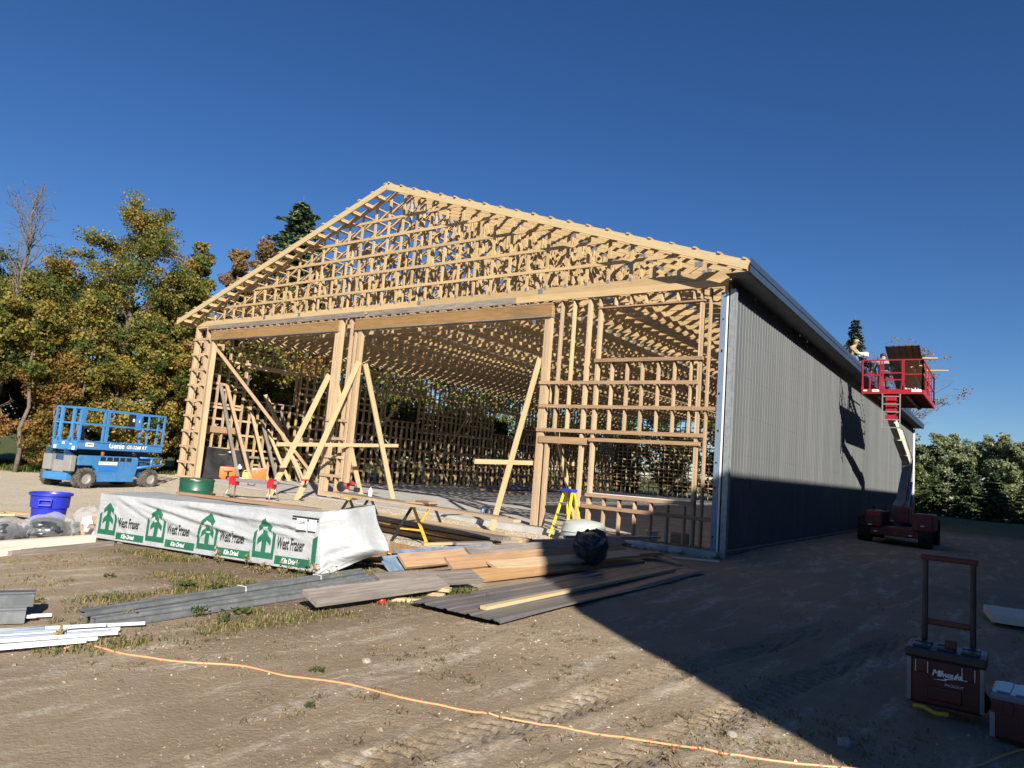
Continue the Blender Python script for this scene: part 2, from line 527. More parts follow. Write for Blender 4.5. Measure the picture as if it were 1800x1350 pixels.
# --- interior trusses: one mesh per truss, shared
def truss_mesh():
    b = MB()
    def mem(x0, z0, x1, z1, h, t=T): b.beam((x0, 0, z0), (x1, 0, z1), t, h)
    c = .07 * math.sqrt(1 + SLP * SLP)
    mem(-W, PT + .07, 0, PT + .07, .14)
    mem(-W - EAV, ztop(-W - EAV) - c, XR, ZR - c, .14)
    mem(EAV, ztop(EAV) - c, XR, ZR - c, .14)
    zb = PT + .12
    L = W / 2
    plates = []
    for s in (-1, 1):
        X = lambda d: (-W + d) if s < 0 else -d
        bn = [1.9, 3.7, 5.5, 7.3, 9.1]
        tn = [1.0, 2.8, 4.6, 6.4, 8.2, L - .12]
        seq = []
        for i in range(5):
            seq += [(('t', tn[i]), ('b', bn[i])), (('b', bn[i]), ('t', tn[i + 1]))]
        for (k0, d0), (k1, d1) in seq:
            p = [(X(d), zb if k == 'b' else ztop(X(d)) - .12) for k, d in ((k0, d0), (k1, d1))]
            mem(p[0][0], p[0][1], p[1][0], p[1][1], .10, T * .98)
        for d in (2.8, 4.6, 6.4, 8.2): mem(X(d), PT + .13, X(d), ztop(X(d)) - .14, .085, T * .96)
        mem(X(.03), PT + .14, X(.03), ztop(X(.03)) - .13, .10)
        plates += [(X(d), PT + .09) for d in bn] + [(X(d), ztop(X(d)) - .1) for d in tn[:4]]
    mem(XR, zb, XR, ZR - .15, .089, T * .97)
    plates += [(XR, PT + .1), (XR, ZR - .16), (-6.1, PT + .07), (-15.6, PT + .07)]
    b.cur = 1
    for x, z in plates:
        b.box((x, 0, z), (.2, T + .006, .13))
    me = b.mesh('roof_truss')
    me.materials.append(M['wood_new']); me.materials.append(M['galv_plate'])
    me.polygons.foreach_set('material_index', b.mi)
    return me
M['galv_plate'] = plain('galvanised_plate', (.36, .37, .39), rough=.45, metal=.7)
tm = truss_mesh()
NTR = 61
for k in range(1, NTR + 1):
    o = bpy.data.objects.new('roof_truss', tm)
    COL.objects.link(o); o.parent = barn
    o.location = (0, .03 + k * .6096, rng.uniform(-.004, .004))

# --- gable truss with its studs
gt = bpy.data.objects.new('gable_truss', None)
COL.objects.link(gt); gt.parent = barn
gt['label'] = 'pale gable end truss with a row of upright studs'
c = .07 * math.sqrt(1 + SLP * SLP)
board('bottom_chord', (-W, 0, 6.13), (-9.5, 0, 6.13), T, .2, 'wood_new', gt)
board('bottom_chord', (-9.498, 0, 6.13), (0, 0, 6.13), T, .2, 'wood_new', gt)
board('top_chord', (-W - EAV, 0, ztop(-W - EAV) - c), (XR, 0, ZR - c), T, .14, 'wood_new', gt)
board('top_chord', (EAV, 0, ztop(EAV) - c), (XR, 0, ZR - c), T * .99, .14, 'wood_new', gt)
nst = 35
for k in range(1, nst):
    x = -W + k * (W / nst)
    zt = ztop(x) - .13
    if zt < 6.35: continue
    board('gable_stud', (x, .001, 6.23), (x, .001, zt), .036, .085, 'wood_new', gt, (1, 0, 0))
    board('connector_plate', (x, -.021, 6.19), (x, -.021, 6.285), .003, .07, 'galv_plate', gt, (1, 0, 0))
for x, z in ((-17.2, 6.15), (-9.5, 6.15), (-5.1, 6.15), (-15.2, 6.14), (-2.5, 6.6)):
    board('connector_plate', (x - .07, -.021, z), (x + .07, -.021, z), .003, .13, 'galv_plate', gt)

# --- horizontal girts across the gable
for z in (6.70, 7.29, 7.88, 8.46, 9.03):
    half = (ZR - z) / SLP - .05
    x0, x1 = XR - half + .35, XR + half - .3
    cut = XR + rng.uniform(-2, 2)
    bd('gable_girt', (x0, -.04, z), (cut, -.04, z + .004), .036, .085, 'wood_new')
    bd('gable_girt', (cut + .003, -.04, z), (x1, -.04, z), .036, .085, 'wood_new')

# --- purlins over the trusses, overhanging to the fly rafters
NP_ = 20
for s in (-1, 1):
    for k in range(NP_ + 1):
        d = .10 + k * (11.22 / NP_)
        x = XR + s * d
        z = ztop(x) + .021
        sl_ = V((1, 0, -SLP * s)).normalized()
        n_ = V((SLP * s, 0, 1)).normalized()
        y0 = -.575 + rng.uniform(-.015, .01)
        bd('purlin', (x, y0, z), (x, D + .4, z), .089, T, 'wood_new', n_)
    xe = XR + s * (W / 2 + EAV)
    bd('fly_rafter', (XR + s * .0, -.53, ZR - .105), (xe, -.53, ztop(xe) - .105), T, .2, 'wood_pale')
    # lookout blocks between gable truss and fly rafter
    for k in range(NP_):
        d = .10 + (k + 1) * (11.22 / NP_)
        x = XR + s * d
        bd('lookout', (x, -.51, ztop(x) - .048), (x, -.02, ztop(x) - .048), .11, .089, 'wood_new', V((SLP * s, 0, 1)).normalized())
# sub-fascia on the far (left) eave
xe = -W - EAV
bd('sub_fascia', (xe + .02, -.5, ztop(xe) - .10), (xe + .02, D + .4, ztop(xe) - .10), T, .14, 'wood_new')
# lateral and diagonal bracing inside the trusses
for x, z in ((-19.3, PT + .16), (-16.5, PT + .16), (-13.2, PT + .16), (-8.5, PT + .16), (-5.2, PT + .16), (-2.4, PT + .16), (-14.9, 7.3), (-6.8, 7.3), (-12.2, 8.2), (-9.5, 8.2)):
    bd('lateral_brace', (x, .1, z), (x, D - .3, z), .089, .02, 'wood_new')
for x0, s in ((-14.2, 1), (-7.5, -1), (-11.4, 1), (-4.4, 1), (-17.2, -1)):
    for y in (0.9, 13.0, 25.0):
        bd('sway_brace', (x0, y, PT + .2), (x0 + .3 * s, y + 2.9, min(ztop(x0 + .3 * s) - .25, PT + 2.6)), .089, .02, 'wood_brown', (1, 0, 0))

# --- front wall: planks, headers
bd('fascia_plank', (-20.75, -.041, 5.95), (-11.83, -.041, 5.95), .036, .17, 'wood_grey')
bd('fascia_plank', (-11.68, -.041, 5.945), (-5.86, -.041, 5.945), .036, .17, 'wood_grey')
bd('fascia_plank', (-5.85, -.041, 5.945), (-.02, -.041, 5.945), .036, .165, 'wood_new')
bd('top_plate', (-W, .07, 5.98), (-11, .07, 5.98), .14, .06, 'wood_new')
bd('top_plate', (-10.99, .07, 5.98), (0, .07, 5.98), .14, .06, 'wood_new')
for x0, x1 in ((-20.5, -13.02), (-12.22, -4.68)):
    bd('door_header', (x0, -.03, 5.615), (x1, -.03, 5.615), .045, .30, 'wood_lvl')
    bd('door_header', (x0, .07, 5.615), (x1, .07, 5.615), .045, .30, 'wood_lvl')
    bd('header_plate', (x0, .04, 5.448), (x1, .04, 5.448), .2, .03, 'wood_grey')
    bd('header_plate', (x0, .04, 5.785), (x1, .04, 5.785), .2, .035, 'wood_brown')
    n = int((x1 - x0) / .405)
    for i in range(n):
        x = x0 + .2 + i * .405
        bd('cripple_block', (x, .04, 5.803), (x, .04, 5.948), .14, T, 'wood_old', (1, 0, 0))

def posts(xs, z0, z1, y=.07, mat='wood_old', d=.14, name='post'):
    for x in xs:
        stud(x, y, z0 + .002, z1, T - .001, d, mat, name)
# left column
posts((-21.66, -21.622), .04, 5.95, .095, d=.19)
posts((-20.88, -20.842), .04, 5.95, .095, d=.19)
posts((-20.47, -20.432), .04, 5.43, .095, d=.19); posts((-20.394,), .04, 5.43, .095, d=.19)
for k in range(10):
    z = .62 + k * .61 if k < 9 else .06
    bd('girt', (-21.76 + rng.uniform(-.02, .02), -.02, z), (-20.62 + rng.uniform(-.02, .02), -.02, z), .036, .085, 'wood_old')
bd('sill_plate', (-21.72, .07, .02), (-20.1, .07, .02), .14, T, 'wood_brown')
stud(-21.70, .16, .04, 5.95, .03, .3, 'wood_old', 'corner_board')
# centre column: two jambs, a stud between, rungs
for k, x in enumerate((-13.18, -13.14, -13.10, -13.06)): posts((x,), .02, 5.44 if k < 2 else 5.95)
for k, x in enumerate((-12.99, -12.95, -12.91)): posts((x,), .02, 5.95)
posts((-12.45,), .02, 5.95)
posts((-12.23, -12.19), .02, 5.95)
for k, x in enumerate((-12.06, -12.02, -11.98, -11.94)): posts((x,), .02, 5.44)
for z in (.09, .71, 1.31, 1.90, 2.49, 3.09, 3.7):
    if z > 2.6: continue
    bd('girt', (-13.16 + rng.uniform(-.02, .02), -.02, z), (-12.14 + rng.uniform(-.02, .02), -.02, z), .036, .085, 'wood_old')
# right part of the front wall
posts((-4.88, -4.84), .02, 5.44); posts((-4.80, -4.76, -4.72), .02, 5.80)
posts((-4.605, -4.567), .02, 2.12)
posts((-4.41,), 2.5, 5.86)
posts((-4.04,), 2.5, 5.86, mat='wood_pale')
posts((-3.60, -3.562), .02, 5.86)
posts((-3.29, -3.252), .02, 5.54)
posts((-3.29,), 5.62, 5.86)
for x in (-2.86, -2.45, -2.05, -1.64, -1.24, -.84):
    posts((x,), 2.52, 4.19); posts((x,), 5.63, 5.86); posts((x,), .02, .88)
posts((-.66, -.622), .02, 5.54)
posts((-.66,), 5.62, 5.86)
posts((-.45,), .02, 5.86)
posts((-.10, -.06), .02, 5.95)
bd('window_header', (-3.32, .06, 5.58), (-.56, .06, 5.58), .16, T, 'wood_brown')
bd('window_sill', (-3.32, .03, 4.235), (-.55, .03, 4.235), .17, .085, 'wood_brown')
bd('girt', (-4.92, -.02, 3.69), (-.63, -.02, 3.68), .036, .085, 'wood_brown')
bd('girt', (-4.88, -.02, 3.08), (-.06, -.02, 3.085), .036, .085, 'wood_brown')
bd('girt', (-4.90, -.02, 2.465), (-.45, -.02, 2.48), .036, .09, 'wood_brown')
bd('girt', (-3.42, -.02, .66), (-.06, -.02, .65), .036, .09, 'wood_brown')
bd('window_header', (-3.34, .03, 2.27), (-.53, .03, 2.29), .15, .085, 'wood_brown')
bd('window_sill', (-3.33, .03, .93), (-.6, .03, .955), .17, .085, 'wood_brown')
bd('sill_cap', (-3.2, .06, .98), (-.66, .06, 1.005), .2, .012, M.setdefault('white_trim', plain('white_trim', (.75, .76, .77), rough=.4)))
bd('door_lintel', (-4.80, -.02, 2.22), (-3.40, -.02, 2.22), .036, .17, 'wood_brown')
bd('door_lintel', (-4.80, .08, 2.22), (-3.40, .08, 2.22), .036, .17, 'wood_brown')
bd('sill_plate', (-3.42, .07, .02), (-.02, .07, .02), .14, T, 'wood_brown')

# --- left wall (x = -W), back wall, and studs behind the steel
def side_wall(x, out, openings, sheathed=False):
    n = int(D / .4064)
    for i in range(1, n + 1):
        y = i * .4064
        segs = [(.04, 5.95)]
        for (y0, y1, z0, z1) in openings:
            if y0 < y < y1: segs = [(.04, z0), (z1 + .04, 5.95)]
        for a, b in segs:
            if b - a > .1: board('wall_stud', (x, y, a), (x, y, b), .14, T, 'wood_old' if rng.random() < .8 else 'wood_new', barn, (0, 1, 0))
    bd('sill_plate', (x, .15, .02), (x, D - .05, .02), .14, T, 'wood_brown')
    bd('top_plate', (x, .15, 5.98), (x, D - .05, 5.98), .14, .06, 'wood_old')
    if not sheathed:
        for k in range(9):
            z = .62 + k * .61
            ys = [.1, D / 3 + rng.uniform(-1, 1), 2 * D / 3 + rng.uniform(-1, 1), D]
            for a, b in zip(ys, ys[1:]):
                cuts = [(a, b)]
                for (y0, y1, z0, z1) in openings:
                    if z0 < z < z1:
                        nc = []
                        for (p, q) in cuts:
                            if y1 <= p or y0 >= q: nc.append((p, q))
                            else:
                                if y0 > p: nc.append((p, y0))
                                if y1 < q: nc.append((y1, q))
                        cuts = nc
                for p, q in cuts:
                    if q - p > .2: bd('girt', (x + out * .09, p + .002, z), (x + out * .09, q - .002, z), .036, .085, 'wood_old')
    if not sheathed:
        for k in range(5):
            z = .93 + k * 1.0
            for a, b in ((.3, 2.4), (5.15, 10.7), (13.5, 20.2), (23, D - .3)): bd('blocking', (x - out * .02, a, z + rng.uniform(-.1, .1)), (x - out * .02, b, z + rng.uniform(-.1, .1)), .038, .10, 'wood_old')
    for (y0, y1, z0, z1) in openings:
        bd('window_header', (x, y0, z1 + .10), (x, y1, z1 + .10), .15, .19, 'wood_old')
        bd('window_sill', (x, y0, z0 + .02), (x, y1, z0 + .02), .15, .04, 'wood_old')
        for y in (y0 + .02, y1 - .02): board('jamb', (x, y, z0), (x, y, z1), .15, T, 'wood_old', barn, (0, 1, 0))
wins = [(2.45, 5.1, 3.35, 4.75), (10.8, 13.4, 3.35, 4.75), (20.3, 22.9, 3.35, 4.75)]
side_wall(-W + .07, -1, wins)
side_wall(-.09, 1, [], True)
n = int(W / .4064)
for i in range(1, n + 1):
    x = -W + i * .4064
    if -.1 < x: continue
    board('wall_stud', (x, D, .04), (x, D, 5.95), .14, T, 'wood_old', barn, (1, 0, 0))
bd('sill_plate', (-W, D, .02), (0, D, .02), .14, T, 'wood_brown')
bd('top_plate', (-W, D, 5.98), (0, D, 5.98), .14, .06, 'wood_old')
for k in range(9):
    z = .62 + k * .61
    bd('girt', (-W, D + .09, z), (-10.5, D + .09, z), .036, .085, 'wood_old')
    bd('girt', (-10.49, D + .09, z), (0, D + .09, z), .036, .085, 'wood_old')
for k in range(8):
    z = .9 + k * .61
    bd('blocking', (-W + .2, D - .09, z), (-.3, D - .09, z + rng.uniform(-.1, .1)), .038, .10, 'wood_old')
# diagonal wall braces seen through the openings
for a, b in (((-20.45, .16, 5.2), (-20.3, 5.8, .1)), ((-21.5, 8, .1), (-21.5, 12.5, 5.2)), ((-21.5, 26, 5.2), (-21.5, 30.5, .2)), ((-21.5, 18.5, 5.2), (-21.5, 14.2, .2)),
             ((-17, D - .12, .1), (-13, D - .12, 5.4)), ((-5, D - .12, .1), (-9, D - .12, 5.4))):
    bd('wall_brace', a, b, .03, .14, 'wood_old')
for y in (4.5, 7.2, 9.9, 14.5, 17, 21, 24.5, 28, 32):
    bd('wall_brace', (-21.5, y, 2.3), (-20.0 + rng.uniform(-.2, .2), y + rng.uniform(-.4, .4), .05), .038, .089, 'wood_old', (0, 1, 0))
bd('wall_girt_plank', (-21.5, .3, .95), (-21.45, 7.5, .95), .036, .09, 'wood_grey')
bd('window_header', (-21.52, .4, 2.0), (-21.52, 2.2, 2.0), .04, .26, 'wood_brown')

# --- steel cladding of the right wall
M['steel'] = plain('charcoal_steel_sheet', (.092, .098, .099), (.104, .109, .109), rough=.5, metal=0.0, scale=.6, rnd=.035, dirt=(.2, .19, .17), dirt_amt=.18, spec=.3)
M['navy'] = plain('navy_steel_trim', (.03, .05, .085), rough=.5, spec=.2)
M['soffit'] = plain('charcoal_soffit', (.13, .14, .145), rough=.4)
M['film'] = plain('blue_film_trim', (.15, .205, .28), (.17, .225, .30), rough=.28, spec=.6)
M['galv'] = plain('galvanised_steel', (.34, .36, .35), (.24, .26, .26), rough=.42, metal=.35, scale=9)
PW = .9144
def panel_profile():
    pts = []
    for k in range(4):
        y = k * PW / 4
        pts += [(y, 0.0), (y + .012, .013), (y + .032, .013), (y + .044, 0.0), (y + .100, 0), (y + .106, .003), (y + .122, .003), (y + .128, 0), (y + .164, 0), (y + .170, .003), (y + .186, .003), (y + .192, 0)]
    pts.append((PW, 0))
    return pts
pp = panel_profile()
b = MB()
vs = [(x, y, z) for z in (0, 1) for (y, x) in pp]
nP = len(pp)
b.add(vs, [(i, i + 1, nP + i + 1, nP + i) for i in range(nP - 1)])
pm_ = b.mesh('steel_panel'); pm_.materials.append(M['steel'])
NPAN = 41
M['screw'] = plain('screw_heads', (.05, .05, .055), rough=.5)
b = MB()
for zr in (.30, 1.22, 2.13, 3.05, 3.96, 4.88, 5.75):
    for j in range(8):
        b.box((.004, .058 + j * .1143, zr), (.006, .014, .014))
sc_ = b.mesh('screw_row'); sc_.materials.append(M['screw'])
for k in range(NPAN):
    o = bpy.data.objects.new('steel_panel', pm_); COL.objects.link(o); o.parent = barn
    o.location = (.012 + rng.uniform(0, .004), .02 + k * PW, .02); o.scale = (1, 1, 6.03); o.rotation_euler = (0, 0, rng.uniform(-.003, .003))
    q = bpy.data.objects.new('screw_row', sc_); COL.objects.link(q); q.parent = barn; q.location = (.012, .02 + k * PW, .02)
bd('base_trim', (.06, .4, -.03), (.06, D, -.03), .05, .05, 'wood_grey')
# soffit boards (ribbed), fascia, corner trims
b = MB()
pts = []
for k in range(9):
    y = k * .1016
    pts += [(y, 0), (y + .012, .01), (y + .088, .01), (y + .1016, 0)]
vs = [(x, y, 5.86 + dz + .0 * x) for x in (0.0, .53) for (y, dz) in pts]
n_ = len(pts)
b.add(vs, [(i, i + 1, n_ + i + 1, n_ + i) for i in range(n_ - 1)])
sm_ = b.mesh('soffit_panel'); sm_.materials.append(M['soffit'])
for k in range(NPAN + 1):
    o = bpy.data.objects.new('soffit_panel', sm_); COL.objects.link(o); o.parent = barn
    o.location = (.014, -.46 + k * PW, .16)
ze = ztop(EAV)
b = MB()
for (x, z0, z1, t_) in ((EAV + .03, ze - .255, ze - .07, .006), (EAV + .045, ze - .09, ze + .055, .006)):
    b.box((x, (D - .12) / 2, (z0 + z1) / 2), (t_, D + .95, z1 - z0))
b.box((EAV, (D - .12) / 2, ze - .258), (.075, D + .95, .006))
b.build('fascia', 'navy', barn)
bd('sub_fascia', (EAV - .02, -.5, ze - .13), (EAV - .02, D + .4, ze - .13), T, .19, 'wood_new')
b = MB(); b.box((.075, -.012, 2.78), (.13, .006, 6.02)); b.box((.138, .05, 2.78), (.005, .13, 6.02))
b.build('corner_flashing', 'galv', barn)
b = MB(); b.box((-.115, -.05, 2.86), (.13, .012, 5.72)); b.build('blue_film_strip', 'film', barn)
b = MB(); b.box((-.03, -.048, 2.86), (.035, .02, 5.72)); b.build('corner_strip', 'white_trim', barn)
M['black'] = plain('black_plastic', (.015, .015, .017), rough=.45)
for z, s in ((1.35, .06), (2.6, .05), (3.42, .05), (4.38, .06), (5.1, .03), (.3, .05), (1.9, .04)):
    b = MB(); b.box((-.115 + rng.uniform(-.03, .03), -.058, z), (.035, .004, s)); b.build('punched_hole', 'black', barn)
# far end: white wrap, overhang
bd('back_corner_trim', (.03, D + .03, 0), (.03, D + .03, 5.9), .06, .16, 'white_trim', (1, 0, 0))
board('wall_wrap', (-.9, D + .16, 3.0), (.1, D + .16, 3.0), .02, 5.8, 'white_trim', barn)
for s in (-1, 1):
    xe = XR + s * (W / 2 + EAV)
    bd('fly_rafter', (XR, D + .42, ZR - .105), (xe, D + .42, ztop(xe) - .105), T, .2, 'wood_new')
# --- temporary bracing on the front jambs
def brace(a, b, label, w=.185):
    o = board('brace_plank', a, b, .036, w, 'wood_pale', None, (0, 1, 0))
    return tag(o, label, 'brace', 'temporary braces on the door jambs')
brace((-13.24, -.03, 3.98), (-13.24, -1.83, -.08), 'pale leaning brace outside the centre jamb, the one further left')
brace((-11.85, -.06, 4.38), (-11.85, -1.88, -.08), 'long pale leaning brace outside the centre jamb with its foot on gravel')
brace((-11.81, .2, 4.35), (-11.81, 2.05, .03), 'pale leaning brace inside the centre jamb, rightmost of four')
brace((-13.24, .25, 3.9), (-13.24, 1.93, .03), 'short looking pale brace inside the centre jamb beside the post')
o = board('tie_plank', (-11.91, -2.72, 1.56), (-11.91, 2.14, 1.85), .036, .11, 'wood_pale')
tag(o, 'pale horizontal plank tying the braces of the centre jamb', 'plank')
brace((-4.95, -.03, 4.32), (-4.95, -1.56, -.08), 'pale leaning brace outside the jamb left of the small doorway')
brace((-4.95, .16, 4.2), (-4.95, 2.42, .03), 'pale leaning brace inside the jamb, seen through the small doorway')
o = board('tie_plank', (-4.99, -2.36, 1.515), (-4.99, 2.3, 1.67), .036, .11, 'wood_pale')
tag(o, 'pale horizontal plank crossing the brace left of the small doorway', 'plank')
# ------------------------------------------------------------------ trees
def leaf_mat(name, stops, trans=.48, rough=.55):
    t = NT(name)
    a = t.n('Attribute', attribute_name='hue')
    cr = t.n('ValToRGB')
    el = cr.color_ramp.elements
    while len(el) < len(stops): el.new(.5)
    for e, (p_, c_) in zip(el, stops): e.position = p_; e.color = lin(c_)
    t.l(a.outputs['Fac'], cr.inputs[0])
    t.done(cr.outputs[0], rough, 0, None, .25)
    tr = t.n('BsdfTranslucent'); t.l(cr.outputs[0], tr.inputs[0])
    mx = t.n('MixShader'); mx.inputs[0].default_value = trans
    t.l(t.b.outputs[0], mx.inputs[1]); t.l(tr.outputs[0], mx.inputs[2])
    t.l(mx.outputs[0], t.out.inputs[0])
    return t.m
G1, G2, G3 = (.045, .075, .02), (.09, .125, .03), (.15, .175, .045)
YL, OR, BR = (.38, .30, .07), (.35, .20, .065), (.28, .19, .09)
M['leaf_mix'] = leaf_mat('turning_oak_leaves', [(0, G1), (.3, G2), (.52, G3), (.72, (.29, .245, .05)), (.9, YL), (1, OR)])
M['leaf_green'] = leaf_mat('green_leaves', [(0, G1), (.5, G2), (.8, G3), (1, (.2, .18, .04))])
M['leaf_orange'] = leaf_mat('orange_leaves', [(0, (.09, .09, .025)), (.35, (.24, .17, .035)), (.7, OR), (1, (.27, .13, .05))])
M['leaf_brown'] = leaf_mat('dry_brown_leaves', [(0, (.12, .10, .035)), (.5, BR), (1, (.33, .2, .10))])
M['leaf_yellow'] = leaf_mat('yellow_leaves', [(0, G2), (.35, (.16, .15, .03)), (.7, YL), (1, (.42, .28, .05))])
M['leaf_willow'] = leaf_mat('silvery_willow_leaves', [(0, (.13, .165, .07)), (.5, (.24, .28, .14)), (1, (.34, .36, .21))], .45)
M['needles'] = leaf_mat('spruce_needles', [(0, (.035, .06, .026)), (.6, (.075, .11, .045)), (1, (.12, .155, .065))], .1)
M['needles_blue'] = leaf_mat('blue_spruce_needles', [(0, (.03, .05, .045)), (.6, (.06, .09, .08)), (1, (.10, .14, .12))], .1)
M['bark'] = plain('grey_bark', (.15, .125, .10), (.09, .075, .06), rough=.95, scale=6, bump=.8, bscale=25, spec=.1)
M['bark_pale'] = plain('pale_grey_bark', (.27, .24, .20), (.17, .15, .13), rough=.95, scale=5, bump=.8, bscale=22, spec=.1)

M['bark_twig'] = plain('brown_twigs', (.20, .14, .10), (.14, .10, .07), rough=.95, spec=.1)

def leaves_object(name, C, size, hue, mat, parent, rs, axis_dir=None, aspect=1.0, flat=.35):
    """C: Nx3 leaf centres; each leaf its own small kite-shaped face"""
    N = len(C)
    a = rs.normal(size=(N, 3))
    if axis_dir is not None: a = axis_dir + .45 * a
    a /= np.linalg.norm(a, axis=1)[:, None] + 1e-9
    b = rs.normal(size=(N, 3)); b[:, 2] *= flat
    b -= a * (a * b).sum(1)[:, None]
    b /= np.linalg.norm(b, axis=1)[:, None] + 1e-9
    s = size * (.65 + .7 * rs.rand(N))
    l = (s * aspect)[:, None]; w = s[:, None]
    n = np.cross(a, b)
    v = np.stack([C - a * l * .5, C - a * l * .02 + b * w * .45 + n * w * .12, C + a * l * .5, C - a * l * .02 - b * w * .45 + n * w * .12], 1).reshape(-1, 3)
    me = bpy.data.meshes.new(name)
    me.vertices.add(4 * N); me.vertices.foreach_set('co', v.ravel())
    me.loops.add(4 * N); me.loops.foreach_set('vertex_index', np.arange(4 * N))
    me.polygons.add(N); me.polygons.foreach_set('loop_start', np.arange(0, 4 * N, 4)); me.polygons.foreach_set('loop_total', np.full(N, 4))
    me.update()
    at = me.attributes.new('hue', 'FLOAT', 'POINT')
    at.data.foreach_set('value', np.repeat(np.clip(hue, 0, 1), 4).astype(np.float32))
    me.materials.append(M[mat])
    o = bpy.data.objects.new(name, me); COL.objects.link(o)
    o.parent = parent
    return o

def wander(p0, d, L, n, rs, bend=.12, lift=0.0):
    pts = [np.array(p0, float)]; d = np.array(d, float); d /= np.linalg.norm(d)
    for i in range(n):
        d = d + rs.normal(size=3) * bend; d[2] += lift
        d /= np.linalg.norm(d)
        pts.append(pts[-1] + d * L / n)
    return pts

LD = 1.9
def tree(name, label, x, y, h, r, leaf, seed, base=.18, dens=1.0, leaf_size=.13, hue_mid=.5, hue_sd=.22, bark='bark', trunk_r=None, shape=1.0, nclump=None, group=None, lean=(0, 0), bare_top=0.0, kind='tree', limbs=1.0, rise=.8, thick=.55):
    rs = np.random.RandomState(seed)
    T_ = thing(name, label, kind, (x, y, GZ - .05), 0, group)
    tr = trunk_r or h * .013 + .03
    b = MB()
    pts = [np.zeros(3)]
    nseg = 9
    for i in range(1, nseg + 1):
        f = i / nseg
        pts.append(np.array([lean[0] * f * f + rs.normal() * .006 * h, lean[1] * f * f + rs.normal() * .006 * h, h * .93 * f]))
    b.tube(pts, [tr * (1 - .88 * (i / nseg)) + .008 for i in range(nseg + 1)], 8)
    def on_trunk(f):
        q = f * nseg; i = min(int(q), nseg - 1); u = q - i
        return pts[i] * (1 - u) + pts[i + 1] * u
    tips = []
    nl = int((13 + h * 1.1) * limbs)
    for k in range(nl):
        f = base + (1 - base) * (k + rs.rand()) / nl
        p0 = on_trunk(min(f * .97, .98))
        ang = k * 2.4 + rs.normal() * .4
        prof = math.sin(math.pi * min(1, max(.05, (f - base) / (1 - base))) ** (.75 * shape)) ** .55
        prof = max(prof, .35)
        Lb = r * prof * (.75 + .5 * rs.rand())
        up = .25 + rise * f
        d = np.array([math.cos(ang), math.sin(ang), up])
        br = wander(p0, d, Lb * 1.15, 6, rs, .13, .03)
        r0 = tr * (1 - .85 * f) * thick + .006
        b.tube(br, [r0 * (1 - .85 * i / 6) + .003 for i in range(7)], 5)
        for j in (2, 3, 4, 5, 6):
            tips.append((br[j], f))
            if rs.rand() < .75:
                d2 = rs.normal(size=3); d2[2] = abs(d2[2]) * .5
                sb = wander(br[j], d2, Lb * .42, 4, rs, .2, .02)
                b.tube(sb, [r0 * .35 * (1 - .8 * i / 4) + .002 for i in range(5)], 4)
                tips.append((sb[2], f)); tips.append((sb[4], f))
    b.build('trunk', bark, T_, True)
    if leaf is None: return T_
    Cs = []; hu = []
    for (c, f) in tips:
        if rs.rand() > dens * (1 - bare_top * (f > .72)): continue
        n = int(rs.uniform(50, 105) * LD)
        rad = rs.uniform(.26, .56) * (.75 + r * .16)
        q = rs.normal(size=(n, 3)); q /= np.linalg.norm(q, axis=1)[:, None]
        q *= (rs.rand(n, 1) ** .45) * rad * np.array([1, 1, .7])
        Cs.append(c + q)
        hu.append(hue_mid + rs.normal() * hue_sd + rs.normal(size=n) * .10)
    C = np.concatenate(Cs); hue = np.concatenate(hu)
    keep = C[:, 2] > .1
    leaves_object('crown', C[keep], leaf_size, hue[keep], leaf, T_, rs, aspect=1.25)
    return T_

def spruce(name, label, x, y, h, r, seed, mat='needles', group=None, tiers=None, size=.13, gap=.25, power=.85):
    rs = np.random.RandomState(seed)
    T_ = thing(name, label, 'tree', (x, y, GZ - .05), 0, group)
    b = MB()
    b.tube([(0, 0, 0), (rs.normal() * .03, 0, h * .5), (0, 0, h)], [h * .012 + .05, h * .008 + .03, .008], 7)
    Cs = []; Ds = []; hu = []
    nt = tiers or int(h * 3.2)
    for k in range(nt):
        f = k / nt
        z = h * (.06 + .92 * f)
        L0 = r * (1 - f) ** power * (.8 + .3 * rs.rand()) + .12
        nb = int(5 + 5 * (1 - f))
        a0 = rs.rand() * 6.28
        for i in range(nb):
            if rs.rand() < gap: continue
            a = a0 + i * 6.283 / nb + rs.normal() * .18
            L = L0 * (.7 + .45 * rs.rand())
            d = np.array([math.cos(a), math.sin(a), .12])
            br = [np.array([0, 0, z]) + d * L * u + np.array([0, 0, -.28 * L * u * u + .10 * L * u ** 4]) for u in np.linspace(0, 1, 6)]
            b.tube(br, [.018 * (1 - .8 * u) + .004 for u in np.linspace(0, 1, 6)], 4)
            n = int(18 + 32 * L)
            u = rs.rand(n) ** .75
            P_ = np.array([0, 0, z]) + d * (L * u)[:, None]
            P_[:, 2] += -.28 * L * u * u + .10 * L * u ** 4
            side = np.array([-math.sin(a), math.cos(a), 0])
            sp = rs.normal(size=n) * .16 * L * (1.1 - u * .7)
            P_ += side * sp[:, None]; P_[:, 2] -= np.abs(rs.normal(size=n)) * .07 * (.4 + L * .35)
            Cs.append(P_)
            dd = d + side * (np.sign(sp) * .9)[:, None]; dd[:, 2] -= .25
            Ds.append(dd); hu.append(.45 + .25 * u + rs.normal(size=n) * .18)
    b.build('trunk', 'bark', T_, True)
    leaves_object('crown', np.concatenate(Cs), size, np.concatenate(hu), mat, T_, rs, np.concatenate(Ds), aspect=2.1)
    return T_

